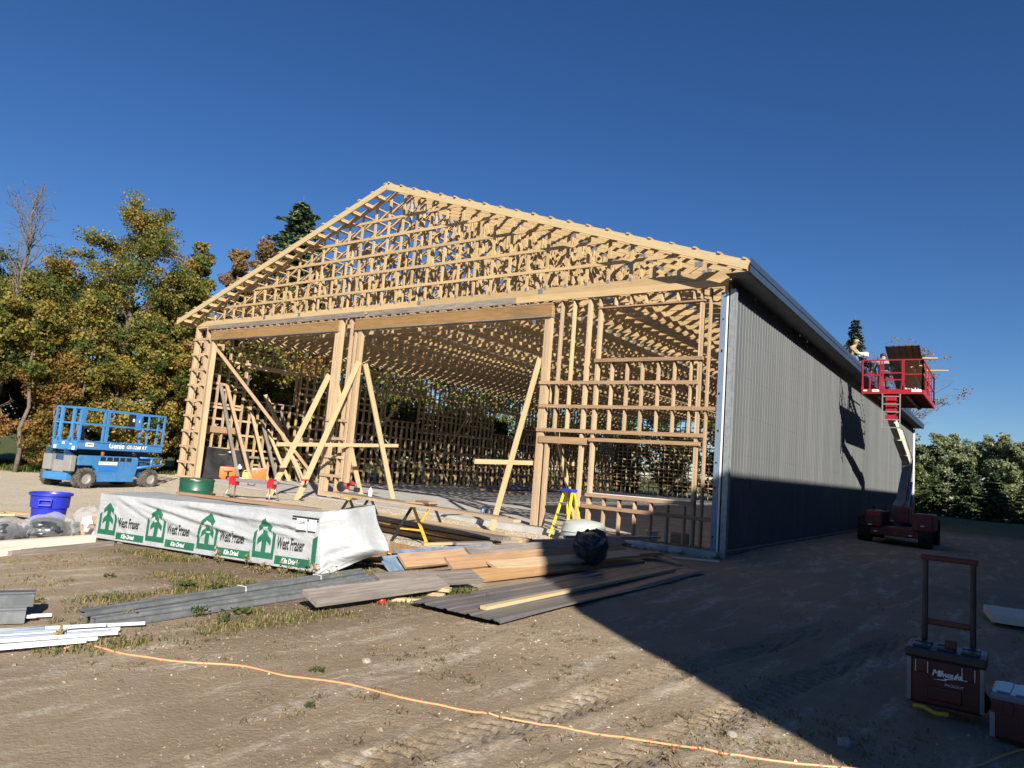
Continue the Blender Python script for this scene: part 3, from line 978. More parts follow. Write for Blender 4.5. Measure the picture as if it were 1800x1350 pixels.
WG = 'trees of the wood left of the barn'
tree('bare_tree', 'tall bare dead tree with grey trunk at the left edge of the wood', -24.2, -5.5, 11.3, 1.35, None, 11, base=.60, bark='bark', lean=(.25, .1), trunk_r=.15, limbs=1.9, rise=1.5, thick=.3)
tree('oak_tree', 'tallest broad tree of the wood, yellow green crown', -25.8, -.8, 12.0, 2.6, 'leaf_mix', 21, base=.12, hue_mid=.66, hue_sd=.2, group=WG, leaf_size=.078)
tree('oak_tree', 'dark green tree at the left edge of the wood behind the bare tree', -30.2, -4.6, 9.0, 2.4, 'leaf_green', 22, base=.06, hue_mid=.45, group=WG, leaf_size=.085)
tree('oak_tree', 'golden brown topped tree between the bare tree and the tallest tree', -27.9, -2.9, 9.1, 2.1, 'leaf_mix', 23, base=.06, hue_mid=.7, hue_sd=.2, group=WG, leaf_size=.078)
tree('oak_tree', 'green tree filling the wood behind the tallest tree', -30.5, .2, 9.0, 2.4, 'leaf_green', 24, base=.05, hue_mid=.5, group=WG, leaf_size=.085)
tree('slim_tree', 'slim half bare brown tree just right of the tallest tree', -27.1, 3.0, 12.0, 1.2, 'leaf_mix', 25, base=.15, dens=.6, hue_mid=.5, bare_top=.5, group=WG)
tree('slim_tree', 'slim half bare tree with thin twigs left of the dark spruce', -28.1, 5.6, 13.0, 1.25, 'leaf_brown', 26, base=.2, dens=.55, hue_mid=.45, bare_top=.45, group=WG)
tree('slim_tree', 'pinkish brown tree top beside the dark spruce above the roof', -30.6, 8.8, 14.6, 1.6, 'leaf_brown', 27, base=.25, dens=.6, hue_mid=.75, bare_top=.2, group=WG)
spruce('spruce_tree', 'dark spruce rising behind the left roof slope', -32.9, 12.5, 18.3, 5.2, 28, size=.20, power=.62)
tree('small_tree', 'small orange tree under the bare tree left of the blue lift', -23.9, -6.4, 4.6, 1.3, 'leaf_orange', 31, dens=.48, hue_sd=.3, leaf_size=.085, base=.08, hue_mid=.6, group=WG)
tree('small_tree', 'small orange brown tree behind the left end of the blue lift', -23.4, -4.0, 4.6, 1.1, 'leaf_orange', 32, dens=.48, hue_sd=.3, leaf_size=.085, base=.06, hue_mid=.45, group=WG)
tree('small_tree', 'bright yellow green young oak behind the blue lift', -23.0, -2.1, 4.6, 1.25, 'leaf_yellow', 33, dens=.48, hue_sd=.3, leaf_size=.085, base=.05, hue_mid=.5, group=WG)
tree('small_tree', 'yellow young oak between the blue lift and the barn corner', -23.9, .0, 4.9, 1.2, 'leaf_yellow', 34, dens=.48, hue_sd=.3, leaf_size=.085, base=.05, hue_mid=.62, group=WG)
tree('small_tree', 'orange and yellow tree against the front left corner of the barn', -24.2, 2.0, 5.6, 1.3, 'leaf_orange', 35, dens=.48, hue_sd=.3, leaf_size=.085, base=.05, hue_mid=.35, group=WG)
tree('small_tree', 'low dark green tree at the far left edge of the picture', -24.2, -7.6, 4.8, 1.5, 'leaf_green', 36, dens=.48, hue_sd=.3, leaf_size=.085, base=.03, hue_mid=.35, group=WG)
tree('oak_tree', 'green tree behind the bare tree, cut by the left edge of the picture', -27.5, -7.6, 8.0, 2.2, 'leaf_green', 37, base=.05, hue_mid=.5, group=WG, leaf_size=.085)
tree('slim_tree', 'green tree filling the gap between the tallest tree and the barn corner', -26.6, 1.5, 9.6, 1.7, 'leaf_mix', 38, base=.06, hue_mid=.6, group=WG, leaf_size=.12)
tree('oak_tree', 'dark green tree low in the wood right behind the blue lift', -27.0, -5.2, 6.4, 1.9, 'leaf_green', 39, base=.04, hue_mid=.35, group=WG, leaf_size=.12)
for i, (x, y, h, r, sd, dn, lab) in enumerate(((-22.95, -3.3, 7.4, .8, 51, .35, 'thin pale trunk standing behind the left half of the blue lift'), (-22.8, -1.2, 6.8, .8, 52, .35, 'thin pale trunk standing behind the right half of the blue lift'),
        (-23.3, -5.0, 7.6, .9, 53, .3, 'thin grey trunk left of the blue lift'), (-22.75, .75, 7.2, .8, 54, .4, 'grey trunk close to the front left barn corner'), (-23.6, -6.6, 6.6, .9, 55, .3, 'thin leaning trunk at the left picture edge'))):
    tree('slim_tree', lab, x, y, h, r, 'leaf_mix', sd, base=.5, dens=dn, hue_mid=.6, group=WG, leaf_size=.09, bark='bark', trunk_r=.075)
LD = .6
LW = 'trees seen through the left wall studs'
for i, (x, y, h, r, lf, hm) in enumerate([(-25.6, 5.2, 7.6, 2.0, 'leaf_mix', .55), (-26.2, 9.3, 8.6, 2.2, 'leaf_mix', .75), (-26.5, 13.2, 8.6, 2.2, 'leaf_green', .5), (-27.5, 17.5, 8.8, 2.3, 'leaf_mix', .6), (-26.6, 22.0, 8.8, 2.2, 'leaf_green', .6),
                                          (-27.0, 27.0, 8.6, 2.3, 'leaf_mix', .55), (-27.4, 33.0, 8.6, 2.5, 'leaf_mix', .5), (-27.0, 39.0, 8.6, 2.5, 'leaf_green', .6), (-24.2, 7.4, 5.2, 1.7, 'leaf_yellow', .5), (-24.3, 11.2, 5.0, 1.7, 'leaf_green', .5), (-24.3, 15.4, 4.8, 1.7, 'leaf_mix', .6), (-24.4, 19.8, 4.8, 1.7, 'leaf_green', .55), (-24.4, 24.4, 4.6, 1.7, 'leaf_mix', .5), (-24.6, 29.8, 4.6, 1.7, 'leaf_green', .5), (-24.6, 35.5, 4.6, 1.8, 'leaf_mix', .5)]):
    tree('oak_tree', ['yellow green tree behind the first bays of the open left wall', 'golden leaved tree behind the left wall window opening', 'green tree behind the second bay of the left wall',
                      'olive tree behind the left wall just right of the centre jamb', 'green tree behind the middle of the left wall', 'olive tree behind the left wall near the right jamb',
                      'thinly seen tree behind the far end of the left wall', 'green tree at the far back corner of the open barn', 'low yellow tree right behind the left wall between the braces', 'low green tree right behind the left wall past the centre jamb', 'low olive tree right behind the left wall, third along', 'low green tree right behind the left wall, fourth along', 'low olive tree right behind the left wall, fifth along', 'low green tree right behind the left wall, sixth along', 'low olive tree right behind the far end of the left wall'][i], x, y, h, r, lf, 40 + i, base=.04, hue_mid=hm, group=LW, leaf_size=.16)
LD = .30
BW = 'trees behind the back wall'
for i, (x, y, h, r, lf, hm) in enumerate([(-21, 46, 8.1, 2.6, 'leaf_green', .45), (-16, 47, 7.9, 2.6, 'leaf_green', .55), (-11.5, 45.5, 7.699999999999999, 2.6, 'leaf_green', .4), (-7, 46.5, 7.9, 2.6, 'leaf_green', .5), (-2.8, 45.5, 7.5, 2.5, 'leaf_green', .4), (-18.5, 43.5, 5.4, 2.4, 'leaf_green', .5), (-13.5, 43, 5.2, 2.4, 'leaf_green', .4), (-9, 42.8, 5.0, 2.4, 'leaf_green', .5), (-4.8, 42.5, 5.2, 2.3, 'leaf_green', .45), (-1.2, 42.5, 4.4, 1.8, 'leaf_green', .5), (-24.5, 44.5, 7.9, 2.4, 'leaf_green', .5), (-22.6, 42, 5.2, 2.0, 'leaf_mix', .45), (-27.6, 47, 8.3, 2.6, 'leaf_green', .45)]):
    tree('bushy_tree', ['dark tree behind the back wall, first from the left wall', 'dark tree behind the back wall, second from the left wall', 'dark tree behind the middle of the back wall', 'dark tree seen through the low window opening',
                        'dark tree behind the back wall beside the steel wall', 'low green tree close behind the left half of the back wall', 'low green tree close behind the middle of the back wall', 'low tree close behind the back wall, seen over the low window sill', 'low tree close behind the back wall at the right jamb of the window', 'lowest tree tucked behind the back right corner', 'green tree beyond the back left corner of the barn, middle one', 'low tree at the back left corner of the barn', 'green tree beyond the back left corner, furthest away'][i], x, y, h, r, lf, 60 + i, base=.03, hue_mid=hm, group=BW, leaf_size=.2)
spruce('spruce_tree', 'spruce tip rising over the right eave behind the crouching worker', -7.6, 61.8, 19.7, 4.6, 71, 'needles_blue', size=.26, power=.8)
bt = tree('bare_tree', 'wide bare twiggy brown tree behind the red lift platform', -2.6, 57.5, 15.4, 4.2, 'leaf_brown', 72, base=.45, dens=.10, hue_mid=.6, leaf_size=.14, bark='bark_twig', limbs=3.2, rise=1.1, thick=.22)
LD = .62
RT = 'trees along the right horizon'
for i, (x, y, h, r, lf, hm) in enumerate([(-3.5, 84, 8.0, 3.0, 'leaf_willow', .5), (-.6, 82, 9.0, 3.0, 'leaf_willow', .6), (1.6, 85, 8.4, 3.0, 'leaf_willow', .5), (4.0, 82, 9.0, 3.1, 'leaf_willow', .55), (6.4, 80, 8.3, 3.0, 'leaf_willow', .45), (8.6, 80, 7.6, 3.2, 'leaf_willow', .5), (11.5, 82, 8.2, 3.2, 'leaf_willow', .5)]):
    tree('willow_tree', ['silvery green willow just right of the barn end', 'tallest silvery willow right of the barn', 'silvery willow in the middle of the right treeline', 'round topped willow right of the middle of the treeline',
                         'willow with dark underside near the right edge', 'willow cut by the right picture edge', 'willow beyond the right picture edge'][i], x, y, h, r, lf, 80 + i, base=.03, hue_mid=hm, hue_sd=.2, group=RT, leaf_size=.24)
for i, (x, y, h, r) in enumerate([(-1.0, 67, 5.2, 1.7), (2.0, 66, 5.9, 2.0), (4.1, 62, 4.7, 1.8), (6.6, 64, 4.2, 1.8)]):
    spruce('spruce_tree', ['young green spruce next to the barn end in the right treeline', 'taller young spruce in front of the tallest willow', 'low spreading spruce reaching into the shade', 'dark spruce at the right picture edge'][i], x, y, h, r, 95 + i, 'needles', RT, size=.2, gap=.12)
# ------------------------------------------------------------------ machines
def text_obj(txt, size, mat, parent, mtx, name='lettering', bold=0.0, shear=0.0, spacing=1.0, warp=None, align='LEFT'):
    cu = bpy.data.curves.new('t', 'FONT')
    cu.body = txt; cu.size = size; cu.offset = bold; cu.shear = shear; cu.space_character = spacing; cu.align_x = align
    cu.resolution_u = 3
    to = bpy.data.objects.new('t', cu); COL.objects.link(to)
    dg = bpy.context.evaluated_depsgraph_get()
    me = bpy.data.meshes.new_from_object(to.evaluated_get(dg))
    bpy.data.objects.remove(to); bpy.data.curves.remove(cu)
    if warp:
        bm = bmesh.new(); bm.from_mesh(me)
        bmesh.ops.triangulate(bm, faces=bm.faces)
        bmesh.ops.subdivide_edges(bm, edges=[e for e in bm.edges if e.calc_length() > .05], cuts=2)
        bm.to_mesh(me); bm.free()
        for v in me.vertices: v.co = warp(v.co.x, v.co.y)
    else:
        me.transform(mtx)
    me.materials.clear(); me.materials.append(M[mat])
    o = bpy.data.objects.new(name, me); COL.objects.link(o)
    if parent is not None: o.parent = parent
    return o

M['paint_blue'] = plain('faded_blue_paint', (.028, .16, .38), (.04, .19, .42), rough=.42, scale=4, dirt=(.22, .2, .17), dirt_amt=.4)
M['paint_blue2'] = plain('dark_blue_paint', (.018, .07, .17), rough=.5, dirt=(.15, .13, .11), dirt_amt=.4)
M['paint_grey'] = plain('dusty_grey_steel', (.22, .22, .21), rough=.6, dirt=(.3, .26, .2), dirt_amt=.5)
M['paint_red'] = plain('red_paint', (.36, .012, .028), (.30, .01, .022), rough=.38, scale=3, dirt=(.2, .08, .06), dirt_amt=.25)
M['paint_red_dk'] = plain('worn_red_paint', (.13, .011, .014), (.09, .009, .011), rough=.5, scale=3, dirt=(.10, .06, .05), dirt_amt=.5)
M['paint_cream'] = plain('cream_boom_paint', (.62, .60, .50), rough=.4, dirt=(.35, .31, .25), dirt_amt=.35)
M['paint_dark'] = plain('dark_grey_boom_paint', (.17, .18, .20), rough=.42)
M['rubber'] = plain('dusty_tyre_rubber', (.045, .042, .038), (.12, .105, .085), rough=.9, scale=5, spec=.15, dirt=(.22, .19, .15), dirt_amt=.5)
M['rubber_dk'] = plain('black_tyre_rubber', (.02, .02, .02), (.05, .045, .04), rough=.9, scale=5, spec=.15)
M['rim_grey'] = plain('grey_wheel_rim', (.34, .335, .32), rough=.5, metal=.3, dirt=(.25, .21, .17), dirt_amt=.6)
M['white'] = plain('white_paint', (.80, .80, .78), rough=.5)
M['steel_bright'] = plain('bright_steel', (.5, .5, .5), rough=.35, metal=.8)

def wheel(parent, c, Rr, w, mat='rubber', lugs=18, rim='rim_grey', name='wheel'):
    """axis along local y"""
    rot = Matrix.Translation(c) @ Matrix.Rotation(R(90), 4, 'X')
    b = MB()
    h = w / 2
    b.lathe([(Rr * .52, -h * .72), (Rr * .62, -h * .95), (Rr * .85, -h), (Rr * .95, -h * .82), (Rr * .965, 0), (Rr * .95, h * .82), (Rr * .85, h), (Rr * .62, h * .95), (Rr * .52, h * .72)], 36, rot, cap=False)
    for s in (-1, 1):
        for k in range(lugs):
            a = 2 * math.pi * (k + (.5 if s > 0 else 0)) / lugs
            m = rot @ Matrix.Rotation(a, 4, 'Z') @ Matrix.Translation((Rr * .955, 0, s * h * .5)) @ Matrix.Rotation(R(38) * s, 4, 'X')
            b.box((0, 0, 0), (Rr * .11, Rr * .11, w * .62), m)
            m = rot @ Matrix.Rotation(a + .10 * s, 4, 'Z') @ Matrix.Translation((Rr * .87, 0, s * h * .98))
            b.box((0, 0, 0), (Rr * .2, Rr * .10, w * .06), m)
    o = b.build(name, mat, parent, True, auto=35)
    b = MB()
    b.lathe([(.001, -h * .35), (Rr * .2, -h * .35), (Rr * .22, -h * .6), (Rr * .3, -h * .6), (Rr * .36, -h * .35), (Rr * .48, -h * .45), (Rr * .52, -h * .85), (Rr * .56, -h * .85), (Rr * .54, h * .85), (Rr * .48, h * .4), (.001, h * .4)], 28, rot, cap=False)
    for k in range(8):
        a = 2 * math.pi * k / 8
        b.tube([rot @ V((Rr * .26 * math.cos(a), Rr * .26 * math.sin(a), s * h * .6)) for s in (-1.1, -.9)], Rr * .03, 6)
    b.build('rim', rim, o, True, auto=35)
    return o

# --- blue scissor lift
lift = thing('scissor_lift', 'blue scissor lift parked on gravel before the wood, platform lowered', 'scissor lift', (-16.32, -5.75, GZ), math.atan2(.958, -.287))
# local x: towards the barn, y: away from the camera
for cx in (0.0, 2.27):
    for cy in (.0, 1.2): wheel(lift, (cx, cy + .06, .29), .295, .27)
b = MB()      # side pod with wheel-arch corner cut, radiused lower edge
pod = [(.40, .20), (1.62, .20), (1.72, .62), (1.72, .90), (1.66, .94), (-.22, .94), (-.30, .88), (-.30, .66), (.14, .66), (.30, .52)]
b.prism(pod, .10, Matrix.Translation((0, .0, 0)) @ Matrix.Rotation(R(90), 4, 'X'))
b.build('body_panel', 'paint_blue', lift)
b = MB(); b.prism(pod, .10, Matrix.Translation((.12, 1.12, 0)) @ Matrix.Rotation(R(90), 4, 'X')); b.build('body_panel', 'paint_blue', lift)
b = MB(); b.box((1.0, .60, .55), (2.4, 1.0, .42)); b.box((1.1, .60, .86), (2.9, .6, .16)); b.build('chassis', 'paint_blue2', lift)
b = MB()
for k in range(5): b.rbox((.48 + k * .225, -.053, .855), (.17, .012, .11), .004)
b.build('vent_grille', 'black', lift)
for k in range(4):
    MB().box((.48 + .1125 + k * .225, -.057, .855), (.03, .012, .12)).build('vent_bar', 'paint_blue', lift)
MB().box((.66, -.056, .73), (.62, .008, .09)).build('warning_sticker', 'white', lift)
for k in range(5): MB().box((.45 + k * .11, -.0625, .735 + .01 * (k % 2)), (.06, .004, .012)).build('sticker_print', 'paint_red', lift)
M['faded'] = plain('bright_blue_patch', (.02, .15, .47), rough=.45)
MB().box((.66, -.055, .57), (.62, .006, .15)).build('paint_patch', 'faded', lift)
b = MB()
for y0 in (.10, .86): b.rbox((-.46, y0, .70), (.16, .30, .44), .02)
b.rbox((-.36, .5, .60), (.16, .8, .34), .03)
b.build('end_counterweight', 'paint_grey', lift)
MB().rbox((-.30, .60, .32), (.34, .9, .22), .03).build('axle_housing', 'paint_blue', lift)
b = MB(); b.tube([(1.72, -.03, .62), (2.2, -.03, .68), (2.72, .05, .70), (2.78, .2, .72), (2.78, 1.2, .72), (2.70, 1.42, .70), (1.72, 1.45, .62)], .035, 8)
b.tube([(1.8, -.03, .93), (2.2, -.03, .93), (2.72, .05, .93), (2.78, .2, .93), (2.78, 1.2, .93), (2.70, 1.42, .93)], .03, 8)
b.tube([(2.74, .08, .70), (2.74, .08, .93)], .03, 8); b.tube([(2.25, -.03, .66), (2.25, -.03, .93)], .04, 8)
b.build('front_bumper', 'paint_blue', lift, True)
# folded scissor arms between chassis and deck
b = MB()
for y in (.35, 1.05):
    for z in (.95, 1.01, 1.07): b.beam((-.45, y, z), (2.45, y, z + .012), .06, .045)
b.build('scissor_arms', 'paint_blue2', lift)
b = MB(); b.tube([(.46, -.02, .95), (.46, -.02, 1.06)], .05, 10); b.build('beacon', plain('orange_brown_cap', (.25, .06, .02)), lift)
# deck
YN, YF = -.02, .93
b = MB(); b.box((1.1, .455, 1.17), (3.0, .95, .05)); b.build('deck', 'paint_blue2', lift)
b = MB()
for y in (YN, YF): b.box((1.10, y, 1.235), (3.0, .012, .19)); b.box((1.10, y - .008, 1.13), (3.0, .04, .03)); b.box((1.10, y - .008, 1.335), (3.0, .04, .03))
b.box((2.60, .455, 1.235), (.012, .95, .19)); b.box((-.40, .455, 1.20), (.012, .95, .26))
b.build('toe_board', 'paint_blue', lift)
b = MB()
def rail(x0, x1, y, zs, posts_, r=.022):
    for z in zs: b.beam((x0, y, z), (x1, y, z), .045, .045)
    for x in posts_: b.beam((x, y, 1.33), (x, y, 2.27), .05, .05)
for y in (YN, YF):
    rail(-.38, 2.60, y, (2.27, 1.83), (-.38, .37, 2.58))
    b.beam((.49, y, 1.33), (.49, y, 2.27), .09, .05)
b.build('guard_rail', 'paint_blue', lift)
b = MB()
for z in (2.27, 1.83): b.beam((-.40, YN, z), (-.40, YF, z), .045, .045)
for y in (.25, .70): b.beam((-.40, y, 1.30), (-.40, y, 2.27), .05, .10, (0, 1, 0)); b.box((-.41, y, 1.33), (.03, .18, .16))
b.build('entry_gate', 'paint_blue', lift)
b = MB()
for z in (2.27, 1.83): b.beam((2.60, YN, z), (2.60, YF, z), .045, .045)
for y in (.25, .65): b.beam((2.6, y, 1.33), (2.6, y, 2.27), .045, .045)
b.build('end_rail', 'paint_blue', lift)
b = MB(); b.box((2.40, .88, 2.02), (.24, .05, .48)); b.build('control_panel', 'paint_blue', lift)
b = MB(); b.box((2.15, .88, 2.02), (.22, .06, .48)); b.build('manual_box', 'black', lift)
MB().box((2.19, .845, 2.08), (.07, .006, .10)).build('paper_label', 'white', lift)
MB().box((2.42, .85, 2.06), (.03, .006, .08)).build('paper_label', 'white', lift)
MB().box((-.02, -.034, 1.245), (.26, .01, .115)).build('capacity_plate', 'white', lift)
for k in range(4): MB().box((-.08 + k * .045, -.041, 1.25), (.03, .003, .03)).build('plate_print', 'black', lift)
for y, z, s in ((.8, 1.13, .10), (.10, 1.13, .10), (.5, 1.25, .06), (.22, 1.25, .06)): MB().box((-.412, y, z), (.008, .09, s)).build('sticker', 'white', lift)
mt = Matrix.Translation((.62, -.0345, 1.18)) @ Matrix.Rotation(R(90), 4, 'X')
text_obj('Genie', .225, 'white', lift, mt, bold=.006)
text_obj('GS-3268 RT', .15, 'white', lift, Matrix.Translation((1.24, -.0345, 1.185)) @ Matrix.Rotation(R(90), 4, 'X'), bold=.003, shear=.15)
o = MB().box((0, 0, .04), (.55, .4, .06)).build('plank_scrap', 'wood_old'); 
o.location = V((-16.32, -5.75, GZ)) + Matrix.Rotation(math.atan2(.958, -.287), 3, 'Z') @ V((.05, .45, 1.2)); o.rotation_euler = (0, 0, 1.7)
tag(o, 'short plank scraps lying on the blue lift deck', 'plank')

# --- red boom lift
bl = thing('boom_lift', 'red boom lift beside the steel wall with its platform raised to the eave', 'boom lift', (1.9, 13.3, GZ))
for cx in (-.75, 1.0):
    for cy in (-2.0, .9): wheel(bl, (0, 0, 0), .45, .36, 'rubber_dk', 16, 'paint_red_dk').location = (0, 0, 0)
# wheels above are built about the origin with their axis on y: turn and place them
ws = [o for o in bl.children if o.name.startswith('wheel')]
for o, (cx, cy) in zip(ws, ((-.75, -2.0), (-.75, .9), (1.0, -2.0), (1.0, .9))):
    o.location = (cx, cy, .45); o.rotation_euler = (0, 0, R(90))
b = MB(); b.rbox((.12, -.55, .45), (1.35, 3.6, .30), .04); b.rbox((.12, -2.25, .42), (2.0, .22, .22), .03); b.rbox((.12, .9, .42), (2.0, .22, .22), .03); b.build('chassis', 'paint_red_dk', bl)
b = MB(); b.lathe([(.55, .60), (.55, .72), (.5, .74)], 24, Matrix.Translation((.0, -.3, 0))); b.build('turntable', 'black', bl, True, auto=30)
MB().rbox((-.45, -1.5, .82), (.52, 1.9, .52), .05).build('engine_hood', 'paint_red_dk', bl)
MB().rbox((.95, -1.5, .82), (.58, 1.9, .56), .05).build('tank_hood', 'paint_red_dk', bl)
MB().rbox((-.45, -2.452, 1.0), (.40, .02, .12), .006).build('hood_panel', 'paint_red', bl)
for x, z in ((-.55, .62), (-.38, .42), (.95, .72), (.62, .38)): MB().box((x, -2.46, z), (.10, .006, .035)).build('sticker', 'white', bl)
b = MB(); b.tube([(-.62, -1.2, 1.08), (-.62, -1.2, 1.2)], .05, 8); b.tube([(.9, -1.0, 1.1), (.9, -1.0, 1.22)], .06, 8); b.tube([(-.35, -.9, 1.08), (-.35, -.9, 1.16)], .08, 8); b.build('exhaust', 'black', bl)
b = MB(); b.rbox((.18, -.3, .98), (.46, .9, .55), .03); b.build('turret', 'paint_red_dk', bl)
b = MB()
for x in (.0, .36): b.prism([(-.5, 1.15), (.6, 1.15), (1.5, 1.55), (1.2, 1.0), (.3, .8), (-.5, .8)], .04, Matrix.Translation((x, 0, 0)) @ Matrix.Rotation(R(90), 4, 'Z') @ Matrix.Rotation(R(90), 4, 'X'))
b.build('riser_plate', 'paint_red_dk', bl)
# lower boom (dark), knuckle, upper boom (cream), hydraulic rams
K0 = V((-.05, 1.05, 1.22)); K1 = V((-.10, 3.75, 2.82)); K2 = V((-.12, 3.45, 3.12)); K3 = V((-.15, -.85, 4.28))
b = MB(); b.beam(K0, K1, .30, .46); b.beam(K0 + V((0, -.9, -.10)), K0 + V((0, .4, .16)), .32, .34); b.build('lower_boom', 'paint_dark', bl)
b = MB(); b.tube([K0 + V((.25, -.2, -.05)), K0 + (K1 - K0) * .62 + V((.22, 0, -.05))], .045, 10); b.build('hydraulic_ram', 'steel_bright', bl, True)
b = MB(); b.tube([K0 + V((.17, .1, .26)), K0 + (K1 - K0) * .5 + V((.17, -.06, .27)), K1 + V((.19, -.2, .22)), K2 + V((.15, -.6, .32)), K2 + (K3 - K2) * .6 + V((.13, 0, .26))], .018, 6); b.build('hose', 'black', bl, True)
b = MB(); b.rbox(tuple((K1 + K2) / 2), (.36, .5, .62), .04); b.build('knuckle', 'paint_dark', bl)
b = MB(); b.beam(K2, K2 + (K3 - K2) * .62, .27, .42); b.build('upper_boom', 'paint_cream', bl)
b = MB(); b.prism([(-.35, -.40), (.75, -.10), (.75, .2), (-.35, .2)], .27, Matrix.Translation(K2 + V((0, -.35, .15))) @ Matrix.Rotation(R(-90), 4, 'Z') @ Matrix.Rotation(R(90), 4, 'X'))
b.build('boom_heel', 'paint_cream', bl)
b = MB(); b.beam(K2 + (K3 - K2) * .6, K3, .21, .32); b.build('boom_extension', 'paint_cream', bl)
b = MB()
for k in range(4): b.rbox((-.13 + .0 * k, -1.12 - .03 * k, 4.30 + k * .21), (.34, .36, .15), .015)
b.rbox((-.13, -1.05, 4.62), (.24, .26, .9), .02)
b.build('platform_mount', 'paint_red', bl)
b = MB()      # ladder hanging from the deck
for x in (-.385, .155): b.beam((x, -1.36, 3.9), (x, -1.36, 5.1), .035, .05, (0, 1, 0))
for k in range(5): b.beam((-.385, -1.36, 3.93 + k * .27), (.155, -1.36, 3.93 + k * .27), .04, .035)
b.build('ladder', 'paint_grey', bl)
# platform: world X .87..2.72, Y 12..16.4, deck top z 5.12
X0, X1, Y0, Y1 = -1.03, .82, -1.3, 3.1
ZD = 5.24
b = MB()
b.box(((X0 + X1) / 2, (Y0 + Y1) / 2, ZD - .02), (X1 - X0, Y1 - Y0, .03)); b.build('deck', 'paint_dark', bl)
b = MB()
for y in (Y0, Y1): b.box(((X0 + X1) / 2, y, ZD - .05), (X1 - X0 + .05, .05, .17))
for x in (X0, X1): b.box((x, (Y0 + Y1) / 2, ZD - .05), (.05, Y1 - Y0 - .05, .17))
b.build('deck_frame', 'paint_red', bl)
b = MB()
for k in range(9): b.box(((X0 + X1) / 2, Y0 + .25 + k * .49, ZD - .085), (X1 - X0 - .06, .06, .09))
for x in (-.55, .35): b.box((x, (Y0 + Y1) / 2, ZD - .17), (.10, Y1 - Y0 - .3, .08))
b.build('deck_joist', 'paint_red_dk', bl)
b = MB()
def prail(p, q, zs, n):
    for z in zs: b.beam((p[0], p[1], ZD + z), (q[0], q[1], ZD + z), .042, .042)
    for k in range(n + 1):
        u = k / n; x = p[0] + (q[0] - p[0]) * u; y = p[1] + (q[1] - p[1]) * u
        b.beam((x, y, ZD + .02), (x, y, ZD + 1.06), .045, .045)
        b.box((x, y, ZD + .08), (.075, .075, .14))
prail((X0, Y0), (X0 + .56, Y0), (1.06, .53), 1)
prail((X0 + .64, Y0), (X0 + 1.24, Y0), (.60, .36), 1)
prail((X0 + 1.28, Y0), (X1, Y0), (1.06, .55), 1)
b.beam((X0, Y0, ZD + 1.06), (X1, Y0, ZD + 1.06), .04, .04)
prail((X1, Y0), (X1, Y1), (1.06, .53), 4)
prail((X0, Y1), (X1, Y1), (1.06, .53), 2)
prail((X0, Y0 + 1.6), (X0, Y1), (1.06, .53), 3)
b.build('guard_rail', 'paint_red', bl)
for x, w_ in ((X0 + .42, .22), (X1 - .18, .30), (X0 + .09, .12)): MB().box((x, Y0 - .027, ZD - .02), (w_, .006, .085 if w_ > .2 else .05)).build('sign_plate', 'white', bl)
for k in range(5): MB().box((X0 + .35 + k * .033, Y0 - .032, ZD - .02), (.02, .003, .02)).build('sign_print', 'black', bl)
for k in range(4): MB().box((X1 - .25 + k * .045, Y0 - .032, ZD - .02), (.03, .003, .018)).build('sign_print', 'black', bl)
# load on the platform: things of their own (world coordinates)
def slab_between(name, a, b_, w, t, mat, label, cat, up=(0, 0, 1), group=None):
    o = board(name, a, b_, w, t, mat, None, up); return tag(o, label, cat, group)
M['sheet_back'] = plain('brown_sheet_backing', (.13, .085, .065), (.09, .06, .05), rough=.45, rnd=.1)
pr = MB()
m_, L_ = frame((2.02, 12.62, 6.78), (2.12, 15.75, 5.35))
prof_ = []
for k in range(6):
    x = -.53 + k * .2
    prof_ += [(x, 0), (x + .02, .02), (x + .05, .02), (x + .07, 0)]
vs = [m_ @ V((sx_ * L_ / 2, yy, zz)) for sx_ in (-1, 1) for (yy, zz) in prof_]
n_ = len(prof_); pr.add(vs, [(i, i + 1, n_ + i + 1, n_ + i) for i in range(n_ - 1)])
o = pr.build('steel_sheet', 'sheet_back'); md = o.modifiers.new('thick', 'SOLIDIFY'); md.thickness = .02
tag(o, 'dark ribbed steel sheets propped up steeply on the red lift platform', 'steel sheet')
slab_between('plank', (2.35, 12.5, 6.0), (2.5, 15.3, 5.3), .089, .038, 'wood_pale', 'pale sloping plank left of two on the red lift platform', 'plank')
slab_between('plank', (2.60, 12.5, 6.05), (2.62, 15.6, 5.3), .089, .038, 'wood_pale', 'pale sloping plank right of two on the red lift platform', 'plank')
slab_between('plank', (2.45, 13.6, 6.50), (3.02, 13.7, 6.50), .12, .05, 'wood_new', 'plank end sticking out to the right above the platform rail, upper one', 'plank')
slab_between('plank', (2.5, 14.6, 6.2), (3.3, 14.7, 6.2), .10, .045, 'wood_new', 'plank end sticking out to the right of the platform, lower one', 'plank')
slab_between('plywood_sheet', (2.2, 12.9, 6.35), (2.3, 15.4, 5.30), .62, .02, 'osb', 'plywood sheet under the steel sheets on the platform', 'plywood')
b = MB(); b.lathe([(.11, 0), (.14, .30), (.15, .30), (.15, .32)], 18); o = b.build('bucket', 'black', None, True, loc=(2.0, 12.8, 5.13), auto=30); tag(o, 'small black bucket standing on the lift platform', 'bucket')
for k, (x, y) in enumerate(((2.15, 12.25), (2.3, 12.35), (2.5, 12.2))):
    b = MB(); b.rbox((0, 0, .05), (.14, .12, .10), .03); o = b.build('rag', 'white', None, True, loc=(x, y, 5.13), rotz=k); tag(o, ['white rag lump on the platform floor nearest the ladder', 'white rag lump in the middle of three on the platform', 'white rag lump nearest the right platform corner'][k], 'rag', 'white rags on the platform')
